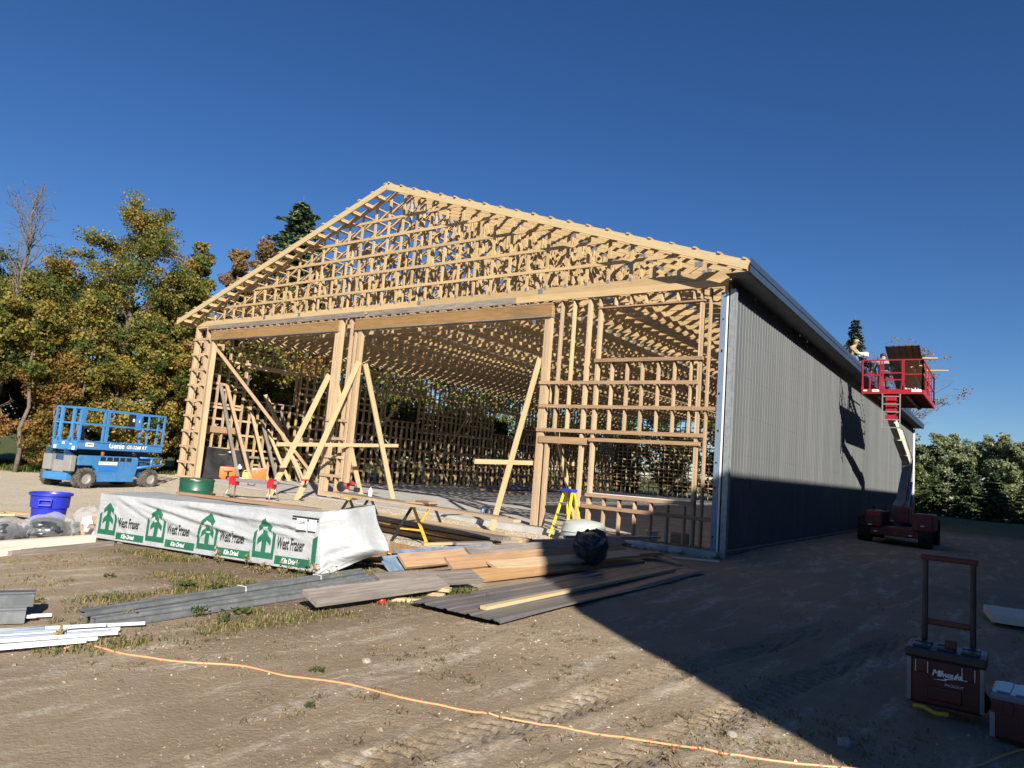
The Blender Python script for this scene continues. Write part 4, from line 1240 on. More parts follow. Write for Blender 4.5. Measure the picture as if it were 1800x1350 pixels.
# ------------------------------------------------------------------ grass, weeds, pebbles
M['grass'] = leaf_mat('grass_blades', [(0, (.045, .075, .018)), (.35, (.085, .115, .03)), (.6, (.20, .17, .06)), (.8, (.33, .25, .12)), (1, (.22, .14, .07))], .3)
def blades(name, pos, hgt, hue, lean, rs, w=.006, parent=None, kind='stuff'):
    N = len(pos)
    a = rs.rand(N) * 6.283
    d = np.stack([np.cos(a), np.sin(a), np.zeros(N)], 1)
    s = np.stack([-np.sin(a), np.cos(a), np.zeros(N)], 1)
    ww = (w * (.6 + .8 * rs.rand(N)))[:, None]
    up = np.array([0, 0, 1.0])
    L = (lean * rs.rand(N))[:, None] * hgt[:, None]
    h = hgt[:, None]
    v = np.stack([pos - s * ww, pos + s * ww, pos + up * h * .55 + d * L * .35 - s * ww * .8, pos + up * h * .55 + d * L * .35 + s * ww * .8, pos + up * h * (1 - .3 * lean) + d * L], 1).reshape(-1, 3)
    base = np.arange(N)[:, None] * 5
    tri = np.concatenate([base + np.array([[0, 1, 3]]), base + np.array([[0, 3, 2]]), base + np.array([[2, 3, 4]])], 1).reshape(-1, 3)
    me = bpy.data.meshes.new(name)
    me.vertices.add(len(v)); me.vertices.foreach_set('co', v.ravel())
    me.loops.add(tri.size); me.loops.foreach_set('vertex_index', tri.ravel())
    me.polygons.add(len(tri)); me.polygons.foreach_set('loop_start', np.arange(0, tri.size, 3)); me.polygons.foreach_set('loop_total', np.full(len(tri), 3))
    me.update()
    at = me.attributes.new('hue', 'FLOAT', 'POINT'); at.data.foreach_set('value', np.repeat(np.clip(hue, 0, 1), 5).astype(np.float32))
    me.materials.append(M['grass'])
    o = bpy.data.objects.new(name, me); COL.objects.link(o)
    return o
rs = np.random.RandomState(12)
P_ = []; Hh = []; Hu = []
def tuft(x, y, n, r, h, hue):
    for _ in range(n):
        xx = x + rs.normal() * r; yy = y + rs.normal() * r
        P_.append((xx, yy, gh(xx, yy) - .004)); Hh.append(h * (.45 + .8 * rs.rand())); Hu.append(hue + .10 + rs.normal() * .16)
def in_any(x, y, rects):
    return any(a <= x <= b_ and c_ <= y <= d_ for a, b_, c_, d_ in rects)
def seg_scatter(p0, p1, width, count, n, r, h, hue, patch=0.0):
    for _ in range(count):
        u = rs.rand(); x = p0[0] + (p1[0] - p0[0]) * u + rs.normal() * width; y = p0[1] + (p1[1] - p0[1]) * u + rs.normal() * width
        if patch and mnoise.noise(V((x * 1.3, y * 1.3, 5))) < patch - .3: continue
        tuft(x, y, n, r, h, hue + rs.normal() * .15)
seg_scatter((-2.6, -12.3), (-3.4, -9.2), .45, 300, 11, .05, .055, .55, .2)
seg_scatter((-1.9, -11.6), (-2.3, -9.4), .32, 420, 12, .05, .065, .45, .25)
seg_scatter((-1.35, -12.25), (-1.8, -9.6), .10, 90, 11, .04, .07, .4, .1)
seg_scatter((-4.8, -10.05), (-1.7, -9.25), .14, 300, 12, .05, .075, .5, .15)
seg_scatter((-.65, -11.9), (-.45, -9.4), .18, 330, 10, .05, .055, .5, .3)
seg_scatter((-.1, -8.9), (-.55, -8.2), .16, 120, 13, .05, .08, .3, .1)
seg_scatter((-.75, -12.7), (-.5, -12.1), .12, 60, 10, .04, .06, .45)
seg_scatter((-1.9, -8.5), (-2.9, -7.7), .15, 70, 11, .05, .07, .35)
seg_scatter((-5.5, -11.4), (-3.2, -10.6), .35, 260, 8, .05, .035, .65, .25)
for _ in range(260):
    x = rs.uniform(-1.2, 3.6); y = rs.uniform(-12.7, -8.6)
    if mnoise.noise(V((x * .9, y * .9, 2))) < -.02: continue
    tuft(x, y, int(rs.uniform(3, 9)), .035, .028, .75)
for _ in range(150):
    x = rs.uniform(3.3, 4.7); y = rs.uniform(-11.2, -9.2); tuft(x, y, 8, .04, .035, .6)
for _ in range(160):
    x = rs.uniform(2.5, 6.5); y = rs.uniform(-10, -3); tuft(x, y, 6, .05, .035, .55)
seg_scatter((-2.6, -.35), (.3, -.35), .08, 40, 12, .05, .10, .35)
g_o = blades('grass', np.array(P_), np.array(Hh), np.array(Hu), 1.1, rs, .0045)
tag(g_o, 'thin grass and dry weeds in patches on the soil', 'grass', kind='stuff')
Q_ = []; Qh = []
for _ in range(420):
    x = rs.uniform(-1.0, 3.9); y = rs.uniform(-12.8, -8.4)
    if mnoise.noise(V((x * .8, y * .8, 9))) < -.05: continue
    n = int(rs.uniform(2, 11)); sp_ = rs.uniform(.015, .05)
    for _ in range(n):
        xx = x + rs.normal() * sp_; yy = y + rs.normal() * sp_
        Q_.append((xx, yy, gh(xx, yy) - .002)); Qh.append(rs.uniform(.015, .05))
d_o = blades('dry_weeds', np.array(Q_), np.array(Qh), np.where(rs.rand(len(Q_)) < .6, 1.0, .45), 2.4, rs, .0032)
tag(d_o, 'flattened dry weed bits scattered over the foreground soil', 'dry weeds', kind='stuff')
# rough grass verge along the wood
n = 26000
x = rs.uniform(-30, -22.2, n); y = rs.uniform(-14, 6, n)
ok = (x < -23.6 + .6 * np.sin(y * 1.3)) ; x = x[ok]; y = y[ok]
pos = np.stack([x, y, np.full(len(x), GZ - .02)], 1)
g2 = blades('verge_grass', pos, .16 + .22 * rs.rand(len(x)), .22 + .18 * rs.normal(size=len(x)), .8, rs, .014)
tag(g2, 'tall green grass along the foot of the wood', 'grass', kind='stuff')
# tall weeds by the lumber pack and trims
M['weed_stem'] = plain('dry_weed_stem', (.22, .16, .08), (.14, .13, .05), rough=.9)
wl = [(-3.05, -9.45), (-2.75, -9.40), (-2.45, -9.35), (-2.2, -9.25), (-1.95, -9.2), (-3.5, -9.5), (-2.6, -9.5), (-1.75, -9.1), (-1.05, -11.3), (-1.15, -11.9), (-2.3, -12.2), (-.7, -11.3), (-.2, -8.45), (-.85, -12.55)]
wlab = ['dry weed stalk at the pack under the third printed emblem', 'reddish weed stalk before the middle of the pack', 'tall dry weed under the fourth emblem', 'leafy weed before the right end of the pack', 'dry weed at the pack corner where the flap starts', 'low weed before the third emblem', 'thin weed in front of the tall dry one',
        'weed under the loose tarp flap', 'weed growing through the trim bundle, left one', 'weed at the left end of the trim bundle', 'weed beside the dark trims at the left edge', 'bushy weed in front of the long trims', 'green weed beside the orange board', 'weed among the white trim strips']
for i, (x, y) in enumerate(wl):
    r_ = np.random.RandomState(200 + i)
    hh = r_.uniform(.18, .36) if i < 8 else r_.uniform(.10, .2)
    T_ = thing('weed', wlab[i], 'weed', (x, y, gh(x, y)), 0, 'tall weeds round the pack and trims')
    b = MB(); Cs = []
    for k in range(int(r_.uniform(2, 5))):
        st_ = wander((r_.normal() * .02, r_.normal() * .02, 0), (r_.normal() * .25, r_.normal() * .25, 1), hh * r_.uniform(.6, 1), 5, r_, .12)
        b.tube(st_, [.003, .0028, .0024, .002, .0015, .001], 4)
        for q in range(14):
            j = r_.randint(1, 5); Cs.append(st_[j] + r_.normal(size=3) * np.array([.022, .022, .015]))
    b.build('stem', 'weed_stem', T_)
    leaves_object('foliage', np.array(Cs), .026, (.25 if i in (3, 8, 11, 12) else .72) + .12 * r_.normal(size=len(Cs)), 'grass', T_, r_, aspect=1.7)
# leafy ground plants
for i, (x, y, s) in enumerate(((-2.15, -10.75, .10), (-1.95, -10.55, .09), (-3.2, -11.1, .07), (-.95, -10.9, .09), (-.6, -9.75, .07), (.95, -11.55, .05), (-.35, -8.5, .09), (1.5, -12.05, .04))):
    r_ = np.random.RandomState(300 + i); T_ = thing('leafy_plant', ['broad leaved plant in the bare soil before the pack, larger one', 'broad leaved plant in the bare soil next to the larger one', 'pale rosette in the dark soil at the left', 'green plant in front of the trim bundle', 'plant by the short pale plank',
            'small plant beside the orange cord', 'bright green plant by the orange board', 'tiny green plant in the foreground soil'][i], 'plant', (x, y, gh(x, y)), 0, 'leafy plants on the soil')
    n = 26; a = r_.rand(n) * 6.28; rad = s * r_.rand(n) ** .6
    C = np.stack([np.cos(a) * rad, np.sin(a) * rad, .01 + .05 * r_.rand(n) * s / .08], 1)
    leaves_object('foliage', C, s * .42, .22 + .1 * r_.normal(size=n), 'grass', T_, r_, np.stack([np.cos(a), np.sin(a), .4 * np.ones(n)], 1), aspect=1.8)
# pebbles
M['pebble'] = plain('pebbles', (.50, .44, .36), (.34, .29, .23), rough=.9, scale=30)
b = MB()
rp = random.Random(8)
def stone(b, x, y, r):
    z = gh(x, y)
    pts = []
    for (dx, dy, dz) in ((1, 0, 0), (-.4, .9, 0), (-.6, -.8, 0), (.1, .1, .75)):
        pts.append((x + dx * r * rp.uniform(.7, 1.2), y + dy * r * rp.uniform(.7, 1.2), z - .002 + dz * r * rp.uniform(.6, 1.1)))
    b.add(pts, [(0, 1, 3), (1, 2, 3), (2, 0, 3)])
for _ in range(4200):
    x = rp.uniform(-2.5, 5.2); y = rp.uniform(-13, -7.5); stone(b, x, y, rp.uniform(.003, .008) if rp.random() < .93 else rp.uniform(.009, .018))
for _ in range(5000):
    x = rp.uniform(-9, -3); y = rp.uniform(-8, -.5)
    if y - .55 * x < -4.6: continue
    stone(b, x, y, rp.uniform(.008, .022))
o = b.build('pebbles', 'pebble'); tag(o, 'small pale pebbles strewn over soil and gravel', 'pebbles', kind='stuff')
M['rock'] = plain('pale_rock', (.33, .29, .24), (.24, .21, .175), rough=.95, scale=40, bump=.5, bscale=60)
M['clod'] = plain('soil_clods', (.27, .21, .15), (.20, .152, .108), rough=1.0, scale=30, spec=.05)
b = MB()
for _ in range(9000):
    x = rp.uniform(-3, 5.2); y = rp.uniform(-13.2, -7.5)
    if mnoise.noise(V((x * .7, y * .7, 6))) < rp.uniform(-.5, .35): continue
    stone(b, x, y, rp.uniform(.004, .013) if rp.random() < .95 else rp.uniform(.014, .026))
o = b.build('soil_clods', 'clod'); tag(o, 'crumbly soil clods over the foreground', 'soil', kind='stuff')
for i, (x, y, r) in enumerate(((3.62, -10.43, .035), (4.19, -9.92, .055), (.98, -11.1, .035))):
    bm = bmesh.new(); bmesh.ops.create_icosphere(bm, subdivisions=2, radius=r)
    for v in bm.verts: v.co *= 1 + .35 * mnoise.noise(v.co * 30 + V((i * 3, 0, 0))); v.co.z *= .6
    me = bpy.data.meshes.new('rock'); bm.to_mesh(me); bm.free(); me.materials.append(M['rock'])
    o = bpy.data.objects.new('rock', me); COL.objects.link(o); o.location = (x, y, gh(x, y) + r * .3)
    tag(o, ['pale stone on sunlit soil near the shade edge', 'pale rock in the shade at the bottom of the picture', 'pale stone on the soil below the short planks'][i], 'rock')
# ------------------------------------------------------------------ lumber pack in printed wrap
M['green_print'] = plain('green_print', (.012, .10, .055), (.016, .12, .065), rough=.5, scale=8)
M['black_print'] = plain('black_print', (.02, .02, .022), rough=.5)
M['white_print'] = plain('white_print', (.70, .72, .71), rough=.5)
t = NT('white_woven_wrap')
v = t.coord('Object')
wv = t.noise(t.coord('Object', (1, 1, .5)), 2.2, 5, .6, 1.2)
cr = t.noise(t.coord('Object', (1.2, 1.2, 3.2)), 3.0, 6, .65, 1.5)
col = t.mix(t.ramp(wv, .35, .7), (.335, .345, .352), (.38, .39, .39))
col = t.mix(t.math('MULTIPLY', t.ramp(cr, .55, .75), .3), col, (.29, .29, .28))
M['wrap'] = t.done(col, .42, 0, t.bump(t.math('ADD', cr, t.math('MULTIPLY', wv, .7)), .5, .04), .35)

PK = thing('lumber_pack', 'long lumber pack in white printed wrap, its right end flapping loose', 'lumber pack', (-6.12, -9.94, GZ), math.atan2(.93, 4.01))
PLN, PDP, PHT = 4.05, 1.05, .70
# local: x along the pack, y away, z up.  The front of the wrap sags into folds.
rw = random.Random(5)
def fold(x, z):
    u = x / PLN; w = z / PHT
    s = 0
    for (x0, z0, x1, z1, a, wd) in ((.75, .66, 3.1, .30, .030, .030), (1.55, .66, 3.9, .50, .038, .035), (.30, .70, 1.3, .35, .016, .03), (2.2, .62, 3.95, .36, .016, .03), (.15, .6, .75, .12, .010, .025), (.4, .68, 2.3, .22, .012, .03), (3.35, .62, 3.9, .42, .014, .02)):
        d = V((x1 - x0, z1 - z0)); L = d.length; d /= L
        p = (x - x0) * d[0] + (z - z0) * d[1]; q = -(x - x0) * d[1] + (z - z0) * d[0]
        e = math.exp(-(q / wd) ** 2) * min(1, max(0, p / .3)) * min(1, max(0, (L - p) / .3))
        s += 1.25 * a * e - .62 * a * math.exp(-((q + .05) / wd) ** 2) * min(1, max(0, p / .3)) * min(1, max(0, (L - p) / .3))
    s += .012 * mnoise.noise(V((x * 1.6, z * 3, 1.1))) + .006 * mnoise.noise(V((x * 5, z * 9, 4)))
    return s
def hk(x): return 1 + .17 * min(1, max(0, x / PLN)) ** 1.2
def front(x, z, off=0.0):
    edge = .02 * math.sin(x * 2.1)
    return V((x, -.02 - fold(x, z) - off - .01 * (1 - z / PHT), z * hk(x)))
b = MB()
NU, NV = 150, 34
b.grid(lambda u, w: front(u * PLN, .05 + .65 * w), NU, NV)
# top, rounding back
b.grid(lambda u, w: V((u * PLN, -.02 - fold(u * PLN, PHT) * (1 - w) + w * PDP, PHT * hk(u * PLN) + .012 * math.sin(u * 9) * math.sin(w * 3) + .010 * mnoise.noise(V((u * 9, w * 4, 2))) + .02 * min(1, w * 3) - .10 * u * w)), 80, 14)
b.grid(lambda u, w: V((u * PLN, PDP - .02, .05 + .67 * w)), 40, 6)
b.grid(lambda u, w: V((-.0 - .012 * mnoise.noise(V((u * 3, w * 4, 8))), -.02 + u * PDP, .05 + .66 * w)), 14, 12)
# right end: loose flap hanging out
def flap(u, w):
    # u: 0 at the front right edge -> 1 at the outer tip; w: 0 bottom .. 1 top
    a = V((PLN, -.03, .02 + .80 * w))
    tipb = V((PLN + .02, .02, -.0)); tip = V((PLN + .60, .75, .34)); tt = V((PLN + .18, .92, .90))
    if w > .55:
        e = tip.lerp(tt, (w - .55) / .45)
    else:
        e = tipb.lerp(tip, w / .55)
    p = a.lerp(e, u)
    fo = .05 * math.sin(u * 8 + w * 5) * u * (1 - .3 * w) + .035 * math.sin(u * 3 - w * 13) * u + .05 * mnoise.noise(V((u * 4, w * 5, 3.3)))
    p += V((.8, -.5, .1)) * fo
    p += V((.05, -.10, .0)) * math.sin(u * math.pi) * .8
    return p
b.grid(flap, 40, 40)
b.grid(lambda u, w: V((PLN, -.02, PHT * 1.17)).lerp(V((PLN, PDP, PHT * 1.17 - .1)), u).lerp(V((PLN + .18, .92, .90)) if u > .5 else V((PLN + .1, .2, .84)).lerp(V((PLN + .18, .92, .90)), u * 2), w) + V((0, 0, .03 * math.sin(u * 6) * w)), 16, 6)
b.build('wrap', 'wrap', PK, True)
for k in range(6):
    for j in range(4):
        board('lumber', (.06, .08 + k * .145, .10 + j * .145), (PLN - .05, .08 + k * .145, .10 + j * .145), .135, .135, 'wood_new', PK)
for k in range(3): board('bearer', (.5 + k * 1.5, 0, .02), (.5 + k * 1.5, PDP, .02), .09, .05, 'wood_grey', PK)
# printed emblem: shield outline with a two-tier fir in it, lettering, banner
def mp(off):
    def f(cx, s, sh):
        return lambda x, y: front(cx + x * s, .06 + y * s + sh, off)
    return f
def tri_mesh(polys, name, mat, fn):
    bm = bmesh.new()
    for poly in polys:
        vs = [bm.verts.new((x, y, 0)) for x, y in poly]
        bm.faces.new(vs)
    bmesh.ops.triangulate(bm, faces=bm.faces)
    for _ in range(3):
        bmesh.ops.subdivide_edges(bm, edges=[e for e in bm.edges if e.calc_length() > .13], cuts=1)
    bmesh.ops.triangulate(bm, faces=bm.faces)
    me = bpy.data.meshes.new(name); bm.to_mesh(me); bm.free()
    for v in me.vertices: v.co = fn(v.co.x, v.co.y)
    me.materials.append(M[mat])
    o = bpy.data.objects.new(name, me); COL.objects.link(o); o.parent = PK
    return o
EMB = [[(0, 0), (1, 0), (1, .20), (0, .20)], [(0, .2), (.13, .2), (.13, .90), (0, .80)], [(.87, .2), (1, .2), (1, .80), (.87, .90)],
       [(.20, 1.03), (.80, 1.03), (.5, 1.30), (.5, 1.30)], [(.20, .84), (.395, .97), (.395, 1.03), (.20, 1.03)], [(.605, .97), (.80, .84), (.80, 1.03), (.605, 1.03)], [(.395, .2), (.605, .2), (.605, 1.03), (.395, 1.03)],
       [(.20, .42), (.395, .56), (.395, .80), (.20, .62)], [(.605, .56), (.80, .42), (.80, .62), (.605, .80)]]
def tri_mesh(polys, name, mat, fn):
    b = MB()
    for q in polys:
        a_, b_, c_, d_ = (V(p) for p in q)
        b.grid(lambda u, w: fn(*(a_.lerp(b_, u).lerp(d_.lerp(c_, u), w))), 5, 5)
    return b.build(name, mat, PK, True)
def prints(x0, s, partial=False):
    fn = lambda x, y: front(x0 + x * s, .115 + y * s, .004)
    tri_mesh(EMB if not partial else [[(0, 0), (.20, 0), (.20, .90), (0, .80)]], 'emblem', 'green_print', fn)
    if partial: return
    text_obj('West Fraser', .135, 'black_print', PK, None, warp=lambda x, y: front(x0 + s + .035 + x * .645, .25 + y * 1.4, .004), bold=.004)
    tri_mesh([[(0, 0), (1, 0), (1, .24), (0, .24)]], 'banner', 'green_print', lambda x, y: front(x0 + s + .03 + x * .56, .075 + y * .40, .004))
    text_obj('Kiln Dried', .085, 'white_print', PK, None, warp=lambda x, y: front(x0 + s + .14 + x * .72, .098 + y * .95, .007), shear=.2, bold=.002)
for k in range(4): prints(.05 + k * .985, .36)
prints(3.97, .36, True)
# stapled tag at the right end
MB().box((3.80, -.075, .65), (.16, .004, .16)).build('paper_tag', 'white_print', PK)
MB().box((3.97, -.072, .65), (.12, .004, .16)).build('paper_tag', 'white_print', PK)
MB().box((3.86, -.080, .73), (.42, .006, .022)).build('tag_strap', 'black_print', PK)
text_obj('2x8', .06, 'black_print', PK, Matrix.Translation((3.76, -.079, .645)) @ Matrix.Rotation(R(90), 4, 'X'), bold=.001)
M['wood_plank_tan'] = wood('tan_plank', (.30, .18, .095), (.37, .235, .13), stain=(.2, .13, .08), stain_amt=.5)
o = board('plank', (-5.75, -8.95, .635), (-2.78, -8.58, .665), .10, .04, 'wood_plank_tan'); tag(o, 'narrow tan plank lying along the top of the wrapped lumber pack', 'plank')

# ------------------------------------------------------------------ left: bin, bags, timbers
M['plastic_blue'] = plain('blue_plastic', (.018, .03, .36), (.022, .035, .42), rough=.4)
bn = thing('trash_bin', 'round blue plastic bin standing on gravel behind the clear bags', 'bin', (-7.2, -10.2, GZ)); bn.scale = (.95, .95, .95)
b = MB()
b.lathe([(.20, .0), (.21, .02), (.245, .40), (.275, .41), (.285, .60), (.315, .61), (.315, .645), (.29, .65), (.265, .60), (.235, .1), (.001, .08)], 40); b.build('tub', 'plastic_blue', bn, True, auto=30)
for a in (R(-20), R(160)):
    m = Matrix.Rotation(a - R(15), 4, 'Z')
    b = MB(); b.rbox((.30, 0, .545), (.05, .19, .02), .006, m); b.rbox((.30, 0, .46), (.05, .19, .025), .006, m)
    for s in (-1, 1): b.rbox((.30, s * .085, .50), (.05, .02, .10), .006, m)
    b.build('handle', 'plastic_blue', bn)
b = MB(); b.add([(-.12, .06, .55), (.06, .13, .56), (.02, .02, .67), (-.02, -.05, .55)], [(0, 3, 2), (3, 1, 2), (1, 0, 2)]); o = b.build('cardboard_scrap', plain('pink_scrap', (.62, .42, .36)), None, loc=(-7.2, -10.2, GZ - .04)); tag(o, 'pinkish scrap peeking out of the blue bin', 'scrap')

t = NT('clear_plastic_bag')
lw = t.n('LayerWeight'); lw.inputs[0].default_value = .35
n1 = t.noise(t.coord('Object'), 9, 5, .6, 1.0)
nr = t.bump(n1, .8, .03)
t.done((.72, .72, .72), .18, 0, nr, .6)
tb = t.n('BsdfTransparent')
mx = t.n('MixShader'); t.l(t.ramp(lw.outputs['Facing'], .0, .9, .10, .55), mx.inputs[0])
t.l(tb.outputs[0], mx.inputs[1]); t.l(t.b.outputs[0], mx.inputs[2]); t.l(mx.outputs[0], t.out.inputs[0])
M['bag'] = t.m
M['bag_black'] = plain('black_scrap', (.02, .022, .025), (.06, .065, .07), rough=.3, scale=6, bump=.6, bscale=14)
def blob(name, mat, loc, d, seed, label=None, cat=None, parent=None, bumpy=.16, group=None):
    bm = bmesh.new(); bmesh.ops.create_icosphere(bm, subdivisions=4, radius=1)
    for v in bm.verts:
        n = v.co.normalized()
        k = 1 + bumpy * mnoise.noise(n * 2.1 + V((seed, 0, 0))) + bumpy * .55 * abs(mnoise.noise(n * 5 + V((0, seed, 0)))) + bumpy * .3 * mnoise.noise(n * 11 + V((0, 0, seed)))
        p = n * k
        p.z = max(p.z, -.75)
        v.co = V((p.x * d[0], p.y * d[1], (p.z + .75) * d[2]))
    me = bpy.data.meshes.new(name); bm.to_mesh(me); bm.free()
    me.polygons.foreach_set('use_smooth', [True] * len(me.polygons)); me.materials.append(M[mat])
    o = bpy.data.objects.new(name, me); COL.objects.link(o); o.location = loc
    if parent is not None: o.parent = parent
    if label: tag(o, label, cat, group)
    return o
bags = [((-6.35, -11.1, GZ), (.28, .38, .19), 1, 'clear plastic bag of scraps at the left picture edge', .15), ((-6.35, -10.50, GZ), (.26, .34, .22), 2, 'clear plastic bag with black filling in front of the blue bin', .2), ((-6.62, -9.86, GZ), (.22, .22, .26), 3, 'clear plastic bag of offcuts beside the left end of the lumber pack', .0)]
for l_, d_, s_, lab, f_ in bags:
    T_ = thing('plastic_bag', lab, 'bag', l_, 0, 'clear bags behind the white timber')
    blob('bag_film', 'bag', (0, 0, 0), d_, s_, parent=T_)
    if f_: blob('bag_filling', 'bag_black', (.03, -.05, .005), (d_[0] * .9, d_[1] * .8, d_[2] * .85), s_ + 9, parent=T_, bumpy=.22)
    else:
        for q in range(9): MB().box((rw.uniform(-.12, .12), rw.uniform(-.12, .12), .05 + rw.random() * .25), (.14, .05, .10), Matrix.Rotation(rw.random(), 4, 'Y')).build('offcut', ['wood_new', 'white_trim'][q % 2], T_)
M['wood_white'] = wood('bleached_timber', (.66, .56, .42), (.72, .63, .50), rnd=.05)
def plank(a, b_, w, t_, mat, label, up=(0, 0, 1), name='plank', cat='plank', group=None):
    return tag(board(name, a, b_, w, t_, mat, None, up), label, cat, group)
plank((-4.98, -12.6, -.03), (-5.62, -10.22, -.04), .14, .14, 'wood_white', 'thick bleached white timber lying in front of the clear bags, rear one', name='timber', cat='timber')
plank((-4.78, -12.7, -.07), (-5.14, -11.32, -.07), .12, .10, 'wood_white', 'bleached timber at the left edge, front one of two', name='timber', cat='timber')
plank((-5.02, -11.45, -.085), (-5.50, -10.0, -.085), .09, .07, 'wood_grey', 'grey weathered rail lying in front of the bleached timber', name='timber', cat='timber')
for i, (x, y, a, L, m_) in enumerate(((-9.2, -10.5, .4, .5, 'wood_brown'), (-9.05, -10.2, 1.3, .4, 'wood_pale'), (-9.0, -9.95, .2, .5, 'wood_new'), (-7.6, -10.45, 1.8, .35, 'osb'), (-9.4, -10.3, .9, .6, 'wood_old'), (-6.95, -9.55, .9, .4, 'osb'), (-6.85, -9.6, 2.2, .3, 'wood_brown'), (-9.15, -10.7, 1.0, .6, 'wood_grey'))):
    d = V((math.cos(a), math.sin(a), 0)) * L / 2
    plank(V((x, y, GZ + .04 + .03 * (i % 3))) - d, V((x, y, GZ + .06 + .03 * (i % 3))) + d, .14, .038, m_, ['dark offcut left of the blue bin', 'pale short offcut in the heap left of the blue bin', 'yellowish offcut lying beside the blue bin', 'reddish board scrap at the foot of the blue bin', 'brown offcut under the heap left of the bin',
          'orange board scrap right behind the blue bin', 'dark scrap leaning right of the blue bin', 'grey offcut at the far left of the heap'][i], group='offcuts round the blue bin')
# green drum
M['plastic_green'] = plain('green_plastic', (.008, .06, .036), (.01, .072, .043), rough=.35)
dr = thing('green_drum', 'dark green plastic drum standing on gravel behind the lumber pack', 'drum', (-13.7, -3.9, GZ))
b = MB(); b.lathe([(.42, 0), (.445, .03), (.45, .20), (.46, .22), (.45, .24), (.455, .46), (.47, .48), (.46, .52), (.42, .54), (.40, .525), (.001, .53)], 40); b.build('drum_body', 'plastic_green', dr, True, auto=35)
MB().rbox((.28, -.32, .528), (.18, .08, .012), .004).build('drum_label', 'white', dr)

# ------------------------------------------------------------------ inside the left bay
M['case_orange'] = plain('orange_plastic_case', (.85, .13, .02), (.8, .115, .02), rough=.4)
M['yellow_plastic'] = plain('yellow_plastic', (.75, .50, .02), rough=.4)
def case(loc, rz, label):
    T_ = thing('tool_case', label, 'tool case', loc, rz, 'orange cases by the left wall'); T_.scale = (1.2, 1.2, 1.2)
    MB().rbox((0, 0, .22), (.52, .16, .42), .035).build('case_shell', 'case_orange', T_, True, auto=40)
    b = MB(); b.rbox((0, 0, .45), (.16, .05, .025), .008); b.build('handle', 'black', T_)
    for s in (-1, 1): MB().rbox((s * .15, -.085, .33), (.05, .015, .07), .005).build('latch', 'case_orange', T_)
    return T_
case((-20.95, 1.70, 0), R(62), 'orange tool case standing left of the yellow can')
case((-20.75, 3.02, 0), R(62), 'orange tool case with grey lid standing right of the yellow can')
MB().rbox((0, 0, 0), (.44, .2, .08), .02).build('case_lid', 'paint_grey', None, loc=(-20.78, 3.05, .50), rotz=R(62)); tag(bpy.data.objects['case_lid'], 'grey tray lying on the right orange case', 'tray')
yc = thing('fuel_can', 'yellow plastic fuel can between the two orange cases', 'fuel can', (-20.85, 2.5, 0), R(62))
b = MB(); b.rbox((0, 0, .17), (.30, .18, .34), .05); b.build('can_body', 'yellow_plastic', yc, True, auto=50)
b = MB(); b.tube([(-.10, 0, .33), (-.08, 0, .40), (.06, 0, .40), (.10, 0, .33)], .02, 8); b.tube([(.12, 0, .33), (.14, 0, .42)], .03, 8); b.build('can_handle', 'yellow_plastic', yc, True)
b = MB(); b.lathe([(.001, 0), (.06, 0), (.06, .008), (.001, .01)], 16, Matrix.Translation((.0, -.095, .19)) @ Matrix.Rotation(R(90), 4, 'X')); b.build('can_label', 'white', yc)
M['black_cloth'] = plain('black_cover_sheet', (.012, .012, .013), (.022, .022, .024), rough=.7, bump=.5, bscale=6)
b = MB(); b.grid(lambda u, w: V((-21.42 + .05 * math.sin(u * 8 + w), .62 + u * 2.3, .03 + 1.25 * w - .10 * u * w)) + V((.45 * (1 - w) ** 2, 0, 0)) + V((1, 0, 0)) * .07 * mnoise.noise(V((u * 5, w * 3, 1))), 30, 20)
o = b.build('black_cover', 'black_cloth', None, True); tag(o, 'black cover sheet hanging on the left wall behind the orange cases', 'cover')
lg = MB(); lg.rbox((-21.26, 1.9, 1.12), (.01, .06, .06), .003); lg.box((-21.26, 1.9, 1.12), (.008, .2, .015)); lg.build('logo_mark', 'white', o)
b = MB(); b.rbox((0, 0, .05), (.26, .2, .10), .02); o = b.build('paper_bag', 'white', None, loc=(-20.8, 2.25, 0), rotz=1); tag(o, 'white paper scrap on the slab left of the yellow can', 'paper')
b = MB(); b.lathe([(.05, 0), (.11, .04), (.11, .12), (.04, .17), (.03, .22), (.001, .23)], 16); o = b.build('work_light', 'white_trim', None, True, loc=(-21.05, 2.28, .42)); tag(o, 'round white work lamp hung behind the orange cases', 'lamp')
# loose uprights leaning on the left wall
for i, (y, y2, x2, z1, m_) in enumerate(((1.6, 1.2, -20.9, 3.9, 'wood_grey'), (2.05, 1.5, -20.7, 3.85, 'wood_old'), (2.95, 2.8, -20.8, 2.9, 'wood_old'), (3.35, 3.35, -20.7, 2.6, 'wood_grey'), (3.9, 3.7, -20.6, 2.2, 'wood_old'), (4.4, 4.3, -20.6, 3.1, 'wood_grey'))):
    plank((x2, y + .6, .03), (-21.45, y2, z1), .038, .14, m_, ['tall grey board leaning on the left wall nearest the corner post', 'tall brown board leaning behind the first grey one', 'brown board leaning on the left wall behind the yellow can', 'grey board leaning on the left wall right of the yellow can',
          'shorter brown board leaning on the left wall', 'grey board leaning on the left wall farthest back'][i], (0, 1, 0), group='boards leaning on the left wall')
plank((-20.2, 4.95, .02), (-21.4, 3.35, 3.7), .038, .2, 'wood_old', 'long diagonal plank leaning inside the left bay', (0, 1, 0))
